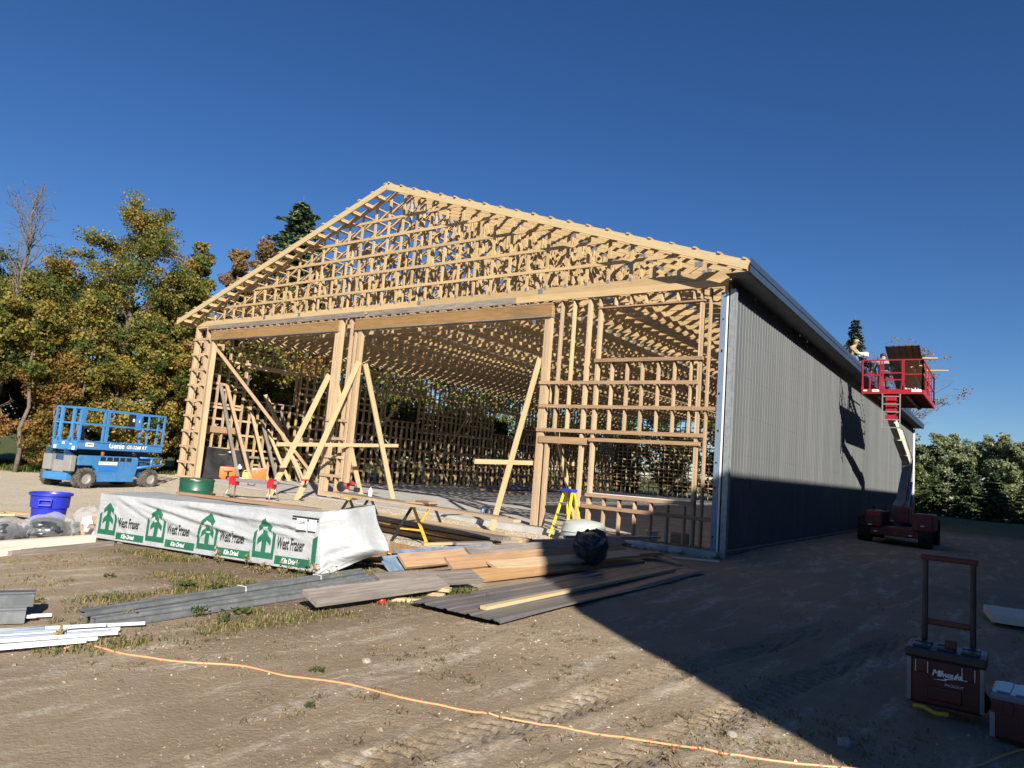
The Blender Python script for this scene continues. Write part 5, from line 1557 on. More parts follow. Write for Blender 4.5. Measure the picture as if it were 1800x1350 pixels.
# blue tarp and boards on the slab at the back
b = MB(); b.grid(lambda u, w: V((-20.6 + 1.8 * w, 17.0 + 8 * u, .03 + .35 * math.sin(math.pi * min(1, max(0, u))) * math.sin(math.pi * w) * (.6 + .5 * mnoise.noise(V((u * 9, w * 3, 2)))) + .10 * abs(mnoise.noise(V((u * 20, w * 8, 5)))))), 60, 16)
o = b.build('tarp_heap', plain('blue_tarp', (.02, .035, .16), (.25, .27, .33), rough=.35, scale=1.6), None, True); tag(o, 'crumpled dark blue tarp heap on the slab along the left wall', 'tarp')
plank((-18.6, 15.2, .07), (-15.6, 15.6, .07), .28, .10, 'wood_brown', 'brown boards lying on the slab in front of the blue tarp', name='board_stack', cat='boards')
# black jug & small bits on slab edge
b = MB(); b.lathe([(.10, 0), (.12, .03), (.12, .18), (.05, .23), (.05, .26)], 16); o = b.build('jug', 'black', None, True, loc=(-6.9, .9, 0)); tag(o, 'small black jug on the slab edge left of the right brace', 'jug')
b = MB(); b.lathe([(.05, 0), (.055, .02), (.05, .2), (.02, .24)], 12); o = b.build('bottle', 'paint_blue', None, True, loc=(-7.2, 1.0, 0)); tag(o, 'small blue bottle on the slab left of the jug', 'bottle')

# ------------------------------------------------------------------ mitre saw stand
M['red_plastic'] = plain('red_plastic', (.42, .015, .02), rough=.4)
M['grey_steel'] = plain('grey_rail_paint', (.20, .20, .21), rough=.4, metal=.3)
st = thing('saw_stand', 'grey mitre saw stand with red brackets and silver legs on the gravel', 'saw stand', (-12.1, -3.2, GZ + .03), R(30))
st.scale = (1, 1, .74)
b = MB(); b.rbox((0, 0, .78), (1.45, .16, .13), .02); b.build('rail', 'grey_steel', st)
for s in (-1, 1):
    b = MB(); b.prism([(-.13, -.2), (.13, -.2), (.17, .02), (.06, .15), (-.06, .15), (-.17, .02)], .16, Matrix.Translation((s * .55, 0, .76)) @ Matrix.Rotation(R(90), 4, 'Z') @ Matrix.Rotation(R(90), 4, 'X')); b.build('bracket', 'red_plastic', st)
    for q in (-1, 1):
        b = MB(); b.tube([(s * .55, q * .10, .68), (s * .68, q * .36, 0)], .02, 8); b.build('leg', 'steel_bright', st, True)
        b = MB(); b.tube([(s * .675, q * .35, .03), (s * .683, q * .365, -.0)], .026, 8); b.build('foot', 'black', st)
b = MB(); b.tube([(.72, 0, .78), (1.55, 0, .74)], .022, 8); b.tube([(-.72, 0, .80), (-.80, 0, .80)], .022, 8); b.build('extension_bar', 'grey_steel', st, True)
for x, z in ((-.76, .80), (1.50, .72)):
    b = MB(); b.tube([(x, 0, z), (x, 0, z + .24)], .03, 8); b.rbox((x, 0, z + .03), (.08, .12, .10), .01); b.build('support_post', 'black', st)
    b = MB(); b.rbox((x, 0, z + .26), (.10, .30, .05), .012); b.build('support_head', 'red_plastic', st)
b = MB(); b.tube([(-.1, -.09, .7), (-.1, -.1, .63), (.1, -.1, .63), (.1, -.09, .7)], .016, 6); b.build('carry_handle', 'black', st)

# ------------------------------------------------------------------ trestles and planks
M['yellow_paint'] = plain('yellow_paint', (.62, .36, .02), (.52, .29, .02), rough=.5, dirt=(.2, .13, .06), dirt_amt=.5)
def trestle(c, d, label, dark=False):
    T_ = thing('sawhorse', label, 'sawhorse', (c[0], c[1], GZ), math.atan2(d[1], d[0]), 'sawhorses under the long planks')
    L = V(d).length / 2
    b = MB(); b.beam((-L - .05, 0, .675), (L + .05, 0, .675), .06, .05); b.build('top_rail', 'yellow_paint', T_)
    for s in (-1, 1):
        for q in (-1, 1):
            b = MB(); b.beam((s * L, q * .02, .66), (s * L, q * .36, 0), .05, .035, (1, 0, 0)); b.build('leg', 'black' if (dark or (q < 0) == (s > 0)) else 'yellow_paint', T_)
        b = MB(); b.beam((s * L, -.24, .25), (s * L, .24, .25), .03, .03); b.build('spreader', 'yellow_paint' if not dark else 'black', T_)
trestle((-4.48, -4.55), (-.5, 1.15), 'yellow and black sawhorse right of the loose tarp flap')
trestle((-6.1, -4.75), (-.5, 1.05), 'dark sawhorse half hidden behind the loose tarp flap', True)
plank((-6.95, -5.0, .60), (-1.45, -5.62, .60), .19, .04, 'wood_old', 'long old plank laid across the sawhorses, front one')
plank((-6.75, -4.72, .60), (-1.9, -5.35, .60), .19, .04, 'wood_grey', 'long grey plank laid across the sawhorses, rear one')
M['grey_flash'] = plain('grey_flashing', (.20, .22, .22), rough=.4)
plank((-6.8, -4.78, .628), (-4.6, -5.02, .628), .15, .012, 'grey_flash', 'grey metal strip lying on the planks over the sawhorses', name='metal_strip', cat='metal strip')
plank((-4.3, -5.15, .64), (-3.6, -5.25, .66), .2, .03, 'wood_old', 'brown offcut on the planks above the yellow sawhorse, lower one')
plank((-4.05, -5.12, .68), (-3.55, -5.30, .69), .22, .035, 'wood_plank_tan', 'brown offcut on the planks above the yellow sawhorse, upper one')
plank((-4.45, -5.2, .635), (-3.9, -5.05, .645), .12, .03, 'wood_grey', 'grey offcut on the planks left of the brown offcuts')
# circular saw on the left end of the planks
cs = thing('circular_saw', 'red and black circular saw on the left end of the long planks', 'circular saw', (-6.55, -4.9, .625), R(20))
b = MB(); b.lathe([(.001, -.012), (.10, -.012), (.11, 0), (.10, .012), (.001, .012)], 24, Matrix.Translation((0, 0, .13)) @ Matrix.Rotation(R(90), 4, 'X')); b.build('blade_guard', 'black', cs, True)
MB().rbox((.02, .10, .14), (.18, .16, .13), .03).build('motor', 'red_plastic', cs, True)
b = MB(); b.tube([(.10, .05, .18), (.22, .05, .25), (.32, .05, .18), (.30, .05, .08)], .025, 8); b.build('handle', 'red_plastic', cs, True)
MB().box((.05, .02, .012), (.36, .2, .008)).build('shoe', 'steel_bright', cs)
MB().rbox((.34, .06, .09), (.12, .09, .10), .02).build('battery', 'black', cs)
b = MB(); b.lathe([(.035, 0), (.04, .02), (.04, .13), (.02, .16), (.02, .18), (.001, .185)], 14); o = b.build('spray_can', 'white', None, True, loc=(-5.6, -4.95, .625)); tag(o, 'small white can standing on the long planks', 'can')
# long lumber stack along x behind the sawhorses
for j in range(3):
    for k in range(2):
        plank((-7.3 + .15 * j, -3.95 - .24 * k - .02 * j, GZ + .07 + j * .10), (-2.55 + .25 * j - .3 * k, -4.40 - .24 * k + .03 * j, GZ + .07 + j * .10), .235, .085, ['wood_brown', 'wood_lvl', 'wood_grey'][j] if k else 'wood_old',
              ['bottom long board of the stack behind the sawhorse, rear', 'bottom long board of the stack behind the sawhorse, front', 'middle long board of the stack behind the sawhorse, rear', 'middle long board of the stack behind the sawhorse, front', 'top long board of the stack behind the sawhorse, rear', 'top long grey board of the stack behind the sawhorse, front'][j * 2 + k], group='long boards stacked behind the sawhorses')
plank((-7.2, -3.72, GZ + .30), (-2.75, -4.05, GZ + .30), .09, .04, 'wood_pale', 'pale narrow plank on top of the long board stack')
for i, (x, y, z, a, L, w, m_) in enumerate(((-6.9, -2.9, .02, .1, .8, .2, 'wood_old'), (-6.6, -2.75, .0, .35, .7, .2, 'wood_brown'), (-6.4, -3.0, .06, -.1, .6, .14, 'wood_grey'), (-8.4, -1.6, -.08, .2, .7, .15, 'wood_plank_tan'), (-8.9, -1.9, -.09, -.3, .8, .12, 'wood_new'), (-8.2, -2.1, -.09, .6, .5, .12, 'osb'))):
    d = V((math.cos(a), math.sin(a), 0)) * L / 2
    plank(V((x, y, z)) - d, V((x, y, z)) + d, w, .04, m_, ['old offcut on gravel between sawhorse and slab, left of three', 'brown offcut on gravel between sawhorse and slab, middle of three', 'grey offcut lying on the two offcuts behind the sawhorse', 'tan offcut below the circular saw', 'yellow offcut left of the tan one on gravel', 'reddish chip on gravel near the centre jamb'][i], group='offcuts on the gravel')

# ------------------------------------------------------------------ board and sheet heap in front of the slab
M['sheet_blue'] = plain('blue_film_sheet', (.10, .16, .24), (.25, .30, .36), rough=.3, scale=3, dirt=(.35, .38, .38), dirt_amt=.5)
def heap(i, a, b_, w, t_, mat, label, tilt=0.0, name='board', cat='board'):
    d = (V(b_) - V(a)).normalized()
    side = V((0, 0, 1)).cross(d).normalized()
    up = V((0, 0, 1)) * math.cos(tilt) + side * math.sin(tilt) * 1.0
    return plank(a, b_, w, t_, mat, label, up, name, cat, 'boards of the heap in front of the slab')
heap(0, (-1.95, -7.7, .02), (-1.75, -3.2, .05), .25, .04, 'wood_brown', 'wide brown board of the heap, leftmost with a straight cut end', R(-40))
heap(1, (-1.22, -7.55, .08), (-.75, -3.1, .13), .24, .04, 'wood_plank_tan', 'wide tan board of the heap, second from the left', R(-38))
heap(2, (-.82, -7.55, -.03), (-.55, -5.4, .0), .26, .04, 'osb', 'short orange board of the heap lying lowest at the front', R(-22))
heap(3, (-1.35, -6.95, .18), (-1.0, -2.6, .22), .22, .04, 'wood_grey', 'grey brown board lying on top of the heap', R(-30))
heap(4, (-.95, -6.9, .05), (-.28, -3.6, .13), .24, .04, 'wood_old', 'long brown board of the heap reaching into the shade', R(-15))
heap(5, (-.75, -6.4, -.04), (-.30, -3.4, .0), .28, .05, 'wood_brown', 'low brown board under the shaded end of the heap', R(-8))
heap(6, (-1.65, -6.6, -.02), (-.6, -1.9, .0), .30, .06, 'wood_brown', 'dark board under the middle of the heap')
heap(7, (-2.3, -6.5, .03), (-1.3, -1.8, .08), .24, .05, 'wood_old', 'back board of the heap, half in shade')
heap(8, (-2.75, -6.4, .1), (-1.15, -1.3, .20), .09, .04, 'wood_new', 'narrow pale strip along the back of the heap')
heap(9, (-2.5, -5.9, .12), (-1.5, -1.5, .16), .14, .04, 'wood_grey', 'grey strip beside the narrow pale strip of the heap')
heap(10, (-2.35, -7.35, .03), (-2.1, -5.2, .06), .30, .012, 'sheet_blue', 'bluish steel flashing at the left of the heap, upper one', R(-20), 'steel_flashing', 'flashing')
heap(11, (-2.05, -7.95, -.02), (-1.95, -5.6, .04), .30, .012, 'sheet_blue', 'bluish steel flashing at the left of the heap, lower one', R(-35), 'steel_flashing', 'flashing')
heap(12, (-1.55, -3.9, .27), (-.95, -1.0, .22), .07, .05, 'galv', 'silver channel lying on the shaded part of the heap', 0, 'metal_channel', 'channel')
heap(13, (-3.3, -6.2, .0), (-2.45, -7.1, -.02), .55, .02, 'osb', 'broken sheathing scrap under the tarp flap, larger one', R(8), 'sheathing_scrap', 'board')
heap(14, (-3.55, -6.75, -.04), (-2.75, -7.45, -.06), .5, .02, 'osb', 'broken sheathing scrap under the tarp flap, lower one', R(-6), 'sheathing_scrap', 'board')
heap(15, (-2.95, -7.9, -.08), (-2.2, -7.7, .0), .22, .03, 'wood_new', 'splintered plank beneath the tarp flap', R(20))
# heavy grey planks in front
plank((-.58, -10.42, .03), (-.47, -8.55, .05), .27, .045, 'wood_grey', 'long grey weathered plank lying across the metal trims, lower one', (.35, 0, 1))
plank((-.72, -9.35, .085), (-.44, -7.9, .06), .27, .045, 'wood_grey', 'grey weathered plank overlapping the long one, upper one', (.35, 0, 1))
plank((-.98, -9.72, -.09), (-.30, -9.08, -.09), .075, .038, 'wood_pale', 'short pale plank on grass with a red cap beside it')
plank((-1.02, -8.95, -.02), (-.30, -8.58, -.02), .13, .04, 'wood_pale', 'short pale plank lying on a block above the red cap')
plank((-.52, -8.72, -.085), (-.34, -8.62, -.085), .14, .06, 'wood_old', 'brown block under the short pale plank')
b = MB(); b.lathe([(.05, 0), (.05, .06), (.035, .075), (.001, .078)], 16); o = b.build('red_cap', 'red_plastic', None, True, loc=(-.50, -9.50, GZ)); tag(o, 'small red plastic cap on the ground by the short planks', 'cap')
# black torn drum / stump with ragged rim
bd_ = thing('torn_bag', 'ragged black bag standing on the heap in the shade', 'bag', (-.45, -4.9, .07))
bm = bmesh.new(); bmesh.ops.create_cone(bm, cap_ends=True, segments=40, radius1=.20, radius2=.27, depth=.34)
bmesh.ops.subdivide_edges(bm, edges=bm.edges[:], cuts=3, use_grid_fill=True)
for v in bm.verts:
    a = math.atan2(v.co.y, v.co.x); h_ = (v.co.z + .17) / .34
    k = 1 + .14 * mnoise.noise(V((math.cos(a) * 2, math.sin(a) * 2, h_ * 3))) + .12 * math.sin(math.pi * h_)
    rr = math.hypot(v.co.x, v.co.y)
    v.co.x *= k; v.co.y *= k
    if h_ > .95: v.co.z += (.10 * mnoise.noise(V((math.cos(a) * 4, math.sin(a) * 4, 2))) + .03) if rr > .22 else -.05
me = bpy.data.meshes.new('bag_shell'); bm.to_mesh(me); bm.free(); me.materials.append(M['bag_black'])
o = bpy.data.objects.new('bag_shell', me); COL.objects.link(o); o.parent = bd_; o.location = (0, 0, .17); o.rotation_euler = (R(28), R(8), 0)
blob('bag_content', 'bag_black', (0, -.05, .20), (.2, .2, .14), 4, parent=bd_)

# ------------------------------------------------------------------ steel sheets on the ground
SH = thing('sheet_stack', 'stack of charcoal ribbed steel sheets lying half in the shade', 'steel sheets', (.42, -9.3, GZ + .03), R(91.5))
ribs = []
for k in range(4):
    y = -.53 + k * .3
    ribs += [(y, 0), (y + .02, .014), (y + .05, .014), (y + .07, 0), (y + .15, 0), (y + .16, .004), (y + .18, .004), (y + .19, 0)]
ribs.append((.60, 0))
for j in range(3):
    b = MB()
    L0, L1 = -.03 * j, 6.3 - .05 * j
    pr_ = lambda x: [V((x, yy + .012 * j, zz + .015 + .008 * j + .012 * math.sin(x * 1.1 + j))) for yy, zz in ribs]
    n_ = len(ribs); vs = []; NS = 24
    for i in range(NS + 1): vs += pr_(L0 + (L1 - L0) * i / NS)
    b.add(vs, [(i * n_ + k, i * n_ + k + 1, (i + 1) * n_ + k + 1, (i + 1) * n_ + k) for i in range(NS) for k in range(n_ - 1)])
    b.build('steel_sheet', M.setdefault('sheet_grey', plain('charcoal_sheet', (.085, .09, .10), (.13, .12, .115), rough=.42, scale=1.2, dirt=(.22, .16, .11), dirt_amt=.4)), SH)
plank((.55, -9.05, GZ + .10), (.50, -3.75, GZ + .10), .085, .038, 'wood_pale', 'single pale stud lying along the steel sheets', name='stud', cat='stud')
plank((-.45, -1.45, GZ + .03), (.35, -1.0, GZ + .03), .05, .03, 'wood_white', 'short pale stick on the ground before the steel corner', name='stick', cat='stick')
plank((-.75, -1.9, GZ + .08), (.1, -2.4, GZ + .03), .10, .04, 'wood_old', 'short angled board at the far end of the steel sheets')

# ------------------------------------------------------------------ metal trims
M['trim_dark'] = plain('charcoal_trim', (.09, .10, .105), (.13, .14, .145), rough=.4, scale=5, rnd=.15, dirt=(.25, .22, .18), dirt_amt=.3)
M['trim_white'] = plain('white_trim_steel', (.70, .71, .70), rough=.35, dirt=(.4, .36, .3), dirt_amt=.25)
M['trim_blue'] = plain('film_blue_trim', (.20, .25, .33), (.30, .34, .40), rough=.3)
def trim(a, b_, w, h, mat, label, group, legs=True, open_=1):
    """bent sheet-metal profile: U-section"""
    m_, L = frame(a, b_)
    b = MB()
    t_ = .004
    b.box((0, 0, h / 2), (L, w, t_), m_)
    b.box((0, -w / 2 + t_ / 2, 0), (L, t_, h), m_); b.box((0, w / 2 - t_ / 2, 0), (L, t_, h), m_)
    b.box((0, -w / 2 - .012, -h / 2 + .002), (L, .026, t_), m_)
    b.box((0, w * .18, h / 2 + .006), (L, .02, .010), m_)
    o = b.build('metal_trim', mat); return tag(o, label, 'trim', group)
GT = 'bundled charcoal trims on the ground'
trim((-1.32, -12.20, -.03), (-1.84, -8.55, -.03), .11, .035, 'trim_dark', 'charcoal trim on top of the rear bundle', GT)
trim((-1.30, -12.16, -.085), (-1.82, -8.52, -.085), .12, .06, 'trim_dark', 'charcoal trim at the bottom of the rear bundle', GT)
trim((-1.16, -12.10, -.09), (-1.62, -8.55, -.09), .06, .04, 'trim_dark', 'low charcoal trim between the two bundles', GT)
trim((-1.10, -12.20, -.045), (-1.38, -8.75, -.045), .08, .03, 'trim_dark', 'charcoal trim on top of the front bundle', GT)
trim((-1.08, -12.17, -.09), (-1.35, -8.72, -.09), .10, .05, 'trim_dark', 'charcoal trim at the bottom of the front bundle', GT)
for k, (u, lab) in enumerate(((.46, 'white tie round the charcoal trim bundle, left one'), (.77, 'white tie round the charcoal trim bundle, right one'))):
    c_ = V((-1.31, -12.2, 0)).lerp(V((-1.84, -8.55, 0)), u)
    b = MB(); b.tube([c_ + V((-.07, -.01, -.10)), c_ + V((-.065, 0, .0)), c_ + V((.06, .012, .0)), c_ + V((.075, .012, -.10))], .004, 6)
    o = b.build('cable_tie', 'white'); tag(o, lab, 'tie', 'ties on the trim bundle')
trim((-1.75, -12.40, .04), (-2.55, -14.3, .04), .20, .10, 'trim_dark', 'dark trim end at the left picture edge, upper one', 'dark trims at the left edge')
trim((-1.62, -12.50, -.06), (-2.4, -14.4, -.06), .20, .10, 'trim_dark', 'dark trim at the left picture edge, lower one', 'dark trims at the left edge')
trim((-1.95, -12.62, .0), (-2.75, -14.4, .0), .15, .10, 'galv', 'grey trim end at the left picture edge behind the dark ones', 'dark trims at the left edge')
WT = [(-1.62, -12.30, 'trim_white', 2.4, 0.037), (-.92, -11.86, 'trim_white', 1.6, 0.022), (-.98, -12.15, 'trim_white', 2.2, 0.031), (-.85, -12.10, 'trim_white', 2.6, 0.022), (-.78, -12.20, 'trim_blue', 2.4, 0.031), (-.68, -12.20, 'trim_white', 2.8, 0.025), (-.66, -12.36, 'trim_white', 1.6, 0.019), (-.60, -12.47, 'trim_white', 1.3, 0.031),
      (-1.12, -12.55, 'trim_blue', 2.2, 0.043), (-1.02, -12.42, 'trim_blue', 2.0, 0.037), (-.88, -12.55, 'trim_blue', 1.8, 0.031), (-1.55, -12.45, 'trim_white', 2.0, 0.019), (-.95, -12.75, 'trim_white', 1.5, 0.019)]
labs = ['white trim strip lying apart at the back with a yellow tip', 'white trim strip whose end reaches furthest right', 'white trim strip third from the back', 'white trim strip fourth from the back', 'bluish trim strip among the white ones, right end', 'white trim strip near the front whose end is by a weed', 'short white trim strip beside the cord end',
        'front white trim strip at the start of the orange cord', 'wide bluish trim strip at the left', 'bluish trim strip in the middle of the bundle', 'bluish trim strip near the front', 'thin white trim strip at the back', 'thin white trim strip at the very front']
for i, (x, y, m_, L, w) in enumerate(WT):
    a = R(252 + (i * 37 % 9) - 4)
    d = V((math.cos(a), math.sin(a), 0)) * L
    z = gh(x, y) + .03 + .008 * (i % 3)
    trim((x, y, z), (x + d.x, y + d.y, z), w, .014, m_, labs[i], 'white trim strips at the left')

# ------------------------------------------------------------------ extension cord
M['cord'] = plain('orange_cord', (.66, .30, .13), (.62, .33, .17), rough=.5)
M['cord_pale'] = plain('pale_cord', (.62, .48, .30), rough=.5)
cp = [(-.62, -12.62), (-.66, -12.44), (-.24, -12.35), (.05, -12.16), (.48, -11.88), (.88, -11.76), (1.29, -11.62), (1.70, -11.52), (2.12, -11.39), (2.81, -11.11), (3.46, -10.86), (4.15, -10.48), (4.78, -9.86), (5.16, -8.96), (5.5, -8.2)]
def spline(pts, n=14):
    out = []
    P_ = [V(p) for p in pts]
    for i in range(len(P_) - 1):
        p0, p1, p2, p3 = P_[max(i - 1, 0)], P_[i], P_[i + 1], P_[min(i + 2, len(P_) - 1)]
        for k in range(n):
            u = k / n
            out.append(.5 * ((2 * p1) + (p2 - p0) * u + (2 * p0 - 5 * p1 + 4 * p2 - p3) * u * u + (3 * p1 - p0 - 3 * p2 + p3) * u ** 3))
    out.append(P_[-1]); return out
cpts = [V((p.x + .012 * math.sin(i * .31), p.y + .015 * math.sin(i * .23 + 1), gh(p.x, p.y) + .008)) for i, p in enumerate(spline(cp))]
zs_ = [q.z for q in cpts]
for i in range(len(cpts)):
    w_ = zs_[max(0, i - 9):i + 10]; cpts[i].z = max(sum(w_) / len(w_), zs_[i] - .004)
b = MB(); b.tube(cpts, .0068, 8); o = b.build('extension_cord', 'cord', None, True); tag(o, 'orange extension cord winding across the bare soil', 'cord')

# ------------------------------------------------------------------ red tool boxes
M['packout_red'] = plain('matt_red_plastic', (.07, .006, .006), (.055, .005, .005), rough=.5)
M['silver'] = plain('silver_edge', (.22, .22, .23), rough=.45, metal=.3)
tb_ = thing('rolling_toolbox', 'red rolling tool box with tall black handle in the shade', 'tool box', (4.665, -8.50, GZ))
b = MB(); b.rbox((0, 0, .22), (.48, .38, .34), .025); b.build('box_body', 'packout_red', tb_)
b = MB(); b.rbox((0, 0, .425), (.53, .42, .075), .02)
for k in range(3):
    for j in range(2): b.rbox((-.16 + k * .16, -.08 + j * .17, .468), (.12, .12, .022), .008)
b.build('lid', 'black', tb_)
MB().rbox((0, -.195, .15), (.22, .02, .10), .01).build('front_recess', 'packout_red', tb_)
for s in (-1, 1):
    MB().rbox((s * .15, -.205, .34), (.075, .02, .10), .008).build('latch', 'packout_red', tb_)
    for q in (-1, 1): MB().box((s * .15 + q * .04, -.212, .335), (.005, .01, .085)).build('latch_edge', 'white', tb_)
    MB().rbox((s * .235, -.19, .23), (.03, .03, .32), .004).build('corner_edge', 'silver', tb_)
    b = MB(); b.tube([(s * .165, .18, .35), (s * .165, .20, 1.12)], .022, 8); b.build('handle_post', 'black', tb_)
    wheel(tb_, (s * .20, .14, .085), .085, .05, 'rubber_dk', 12, 'black')
b = MB(); b.rbox((0, .20, 1.13), (.40, .05, .045), .012); b.build('handle_grip', 'packout_red', tb_)
b = MB(); b.rbox((0, .20, .62), (.33, .035, .05), .01); b.build('handle_crossbar', 'packout_red', tb_)
MB().rbox((.03, -.05, .50), (.08, .05, .07), .01).build('lid_clip', 'packout_red', tb_)
text_obj('Milwaukee', .062, 'white', tb_, Matrix.Translation((-.085, -.2075, .285)) @ Matrix.Rotation(R(90), 4, 'X'), bold=.0015, shear=.3, spacing=.85)
b = MB(); b.prism([(0, 0), (.08, .012), (.075, .02), (.17, .03), (.09, .014), (.095, .006)], .003, Matrix.Translation((-.08, -.2085, .255)) @ Matrix.Rotation(R(90), 4, 'X')); b.build('lightning_mark', 'white', tb_)
text_obj('PACKOUT', .026, 'white', tb_, Matrix.Translation((.0, -.2075, .222)) @ Matrix.Rotation(R(90), 4, 'X'))
b = MB(); b.tube([(-.20, -.24, .04), (-.13, -.26, .05), (-.06, -.25, .02), (.03, -.24, .03)], .018, 6); o = b.build('strap', 'yellow_paint', None, True, loc=(4.665, -8.50, GZ)); tag(o, 'yellow strap lying at the foot of the red tool box', 'strap')
og = thing('organiser_box', 'low red organiser case with clear lid at the right picture edge', 'tool box', (5.20, -8.80, GZ), R(-4))
b = MB(); b.rbox((0, 0, .14), (.46, .42, .26), .02); b.build('box_body', 'packout_red', og)
t = NT('clear_lid_plastic'); t.done((.14, .15, .17), .2, 0, None, .6); M['lid_clear'] = t.m
b = MB(); b.rbox((0, 0, .29), (.47, .43, .05), .015)
for k in range(4): b.rbox((-.16 + k * .11, 0, .318), (.08, .36, .012), .005)
b.build('lid', 'lid_clear', og)
for s in (-1, 1): MB().rbox((s * .13, -.215, .22), (.06, .02, .09), .006).build('latch', 'packout_red', og)
for x in (-.22, .05, .2): MB().box((x, -.215, .10), (.03, .012, .16)).build('corner_edge', 'silver', og)
plank((4.82, -3.05, GZ + .10), (7.4, -2.75, GZ + .10), 1.0, .10, 'wood_white', 'pale grey board platform lying in the shade behind the tool box', name='board_platform', cat='board')

# ------------------------------------------------------------------ ladder, tub, bucket
M['ladder_yellow'] = plain('yellow_fibreglass', (.78, .60, .02), rough=.4)
ld = thing('step_ladder', 'yellow step ladder with blue top beside the small doorway', 'step ladder', (-3.58, -.42, GZ), R(-8))
for s in (-1, 1):
    b = MB(); b.beam((s * .24, -.30, .0), (s * .12, .0, 1.10), .025, .07, (0, 1, 0)); b.build('front_rail', 'ladder_yellow', ld)
    b = MB(); b.beam((s * .23, .42, .0), (s * .12, .07, 1.08), .02, .045, (0, 1, 0)); b.build('rear_rail', 'ladder_yellow', ld)
for k in range(3):
    z = .28 + k * .27; u = z / 1.10
    MB().box((0, -.30 * (1 - u), z), (2 * (.24 - .12 * u), .09, .025)).build('step', 'steel_bright', ld)
MB().box((0, .30, .38), (.38, .02, .03)).build('rear_brace', 'steel_bright', ld)
MB().rbox((0, .02, 1.12), (.33, .24, .07), .015).build('top_cap', 'plastic_blue', ld)
M['tub_grey'] = plain('grey_green_plastic', (.42, .44, .40), (.37, .39, .36), rough=.45)
tu = thing('grey_tub', 'upturned pale grey plastic tub in front of the step ladder', 'tub', (-2.85, -.85, GZ)); tu.scale = (1.12, 1.12, 1.3)
b = MB(); b.lathe([(.50, 0), (.50, .07), (.47, .08), (.46, .18), (.48, .19), (.46, .21), (.42, .32), (.34, .36), (.05, .40), (.001, .40)], 40); b.build('tub_body', 'tub_grey', tu, True, auto=30)
b = MB(); b.lathe([(.12, 0), (.14, .22), (.15, .22), (.15, .24)], 20); o = b.build('bucket', 'white', None, True, loc=(-1.75, .45, .0)); tag(o, 'small white pail on the slab between the low studs', 'bucket')
MB().rbox((0, 0, .12), (.42, .3, .24), .02).build('carton', 'wood_brown', None, loc=(-1.15, .75, 0)); tag(bpy.data.objects['carton'], 'brown open box on the slab behind the low studs', 'box')
for i, (x, y) in enumerate(((-3.95, .35), (-2.7, .3), (-2.2, .35))):
    plank((x - .4, y, .03), (x + .4, y + .1, .03), .14, .04, ['wood_new', 'wood_old', 'wood_pale'][i], ['pale board scrap on the slab inside the small doorway', 'board scrap behind the low studs near the tub', 'pale offcut behind the low studs'][i], group='scraps on the slab')
# low rough concrete rubble along the slab edge
for i in range(9):
    x = -3.0 + i * .27
    blob('concrete_lump', 'concrete', (x, -.42 - .06 * (i % 2), GZ - .02), (.14 + .03 * (i % 3), .12, .09 + .02 * (i % 2)), i * 1.7, 'rough concrete lump at the slab edge, %s one from the ladder' % ['first', 'second', 'third', 'fourth', 'fifth', 'sixth', 'seventh', 'eighth', 'ninth'][i], 'rubble', group='rubble along the slab edge')
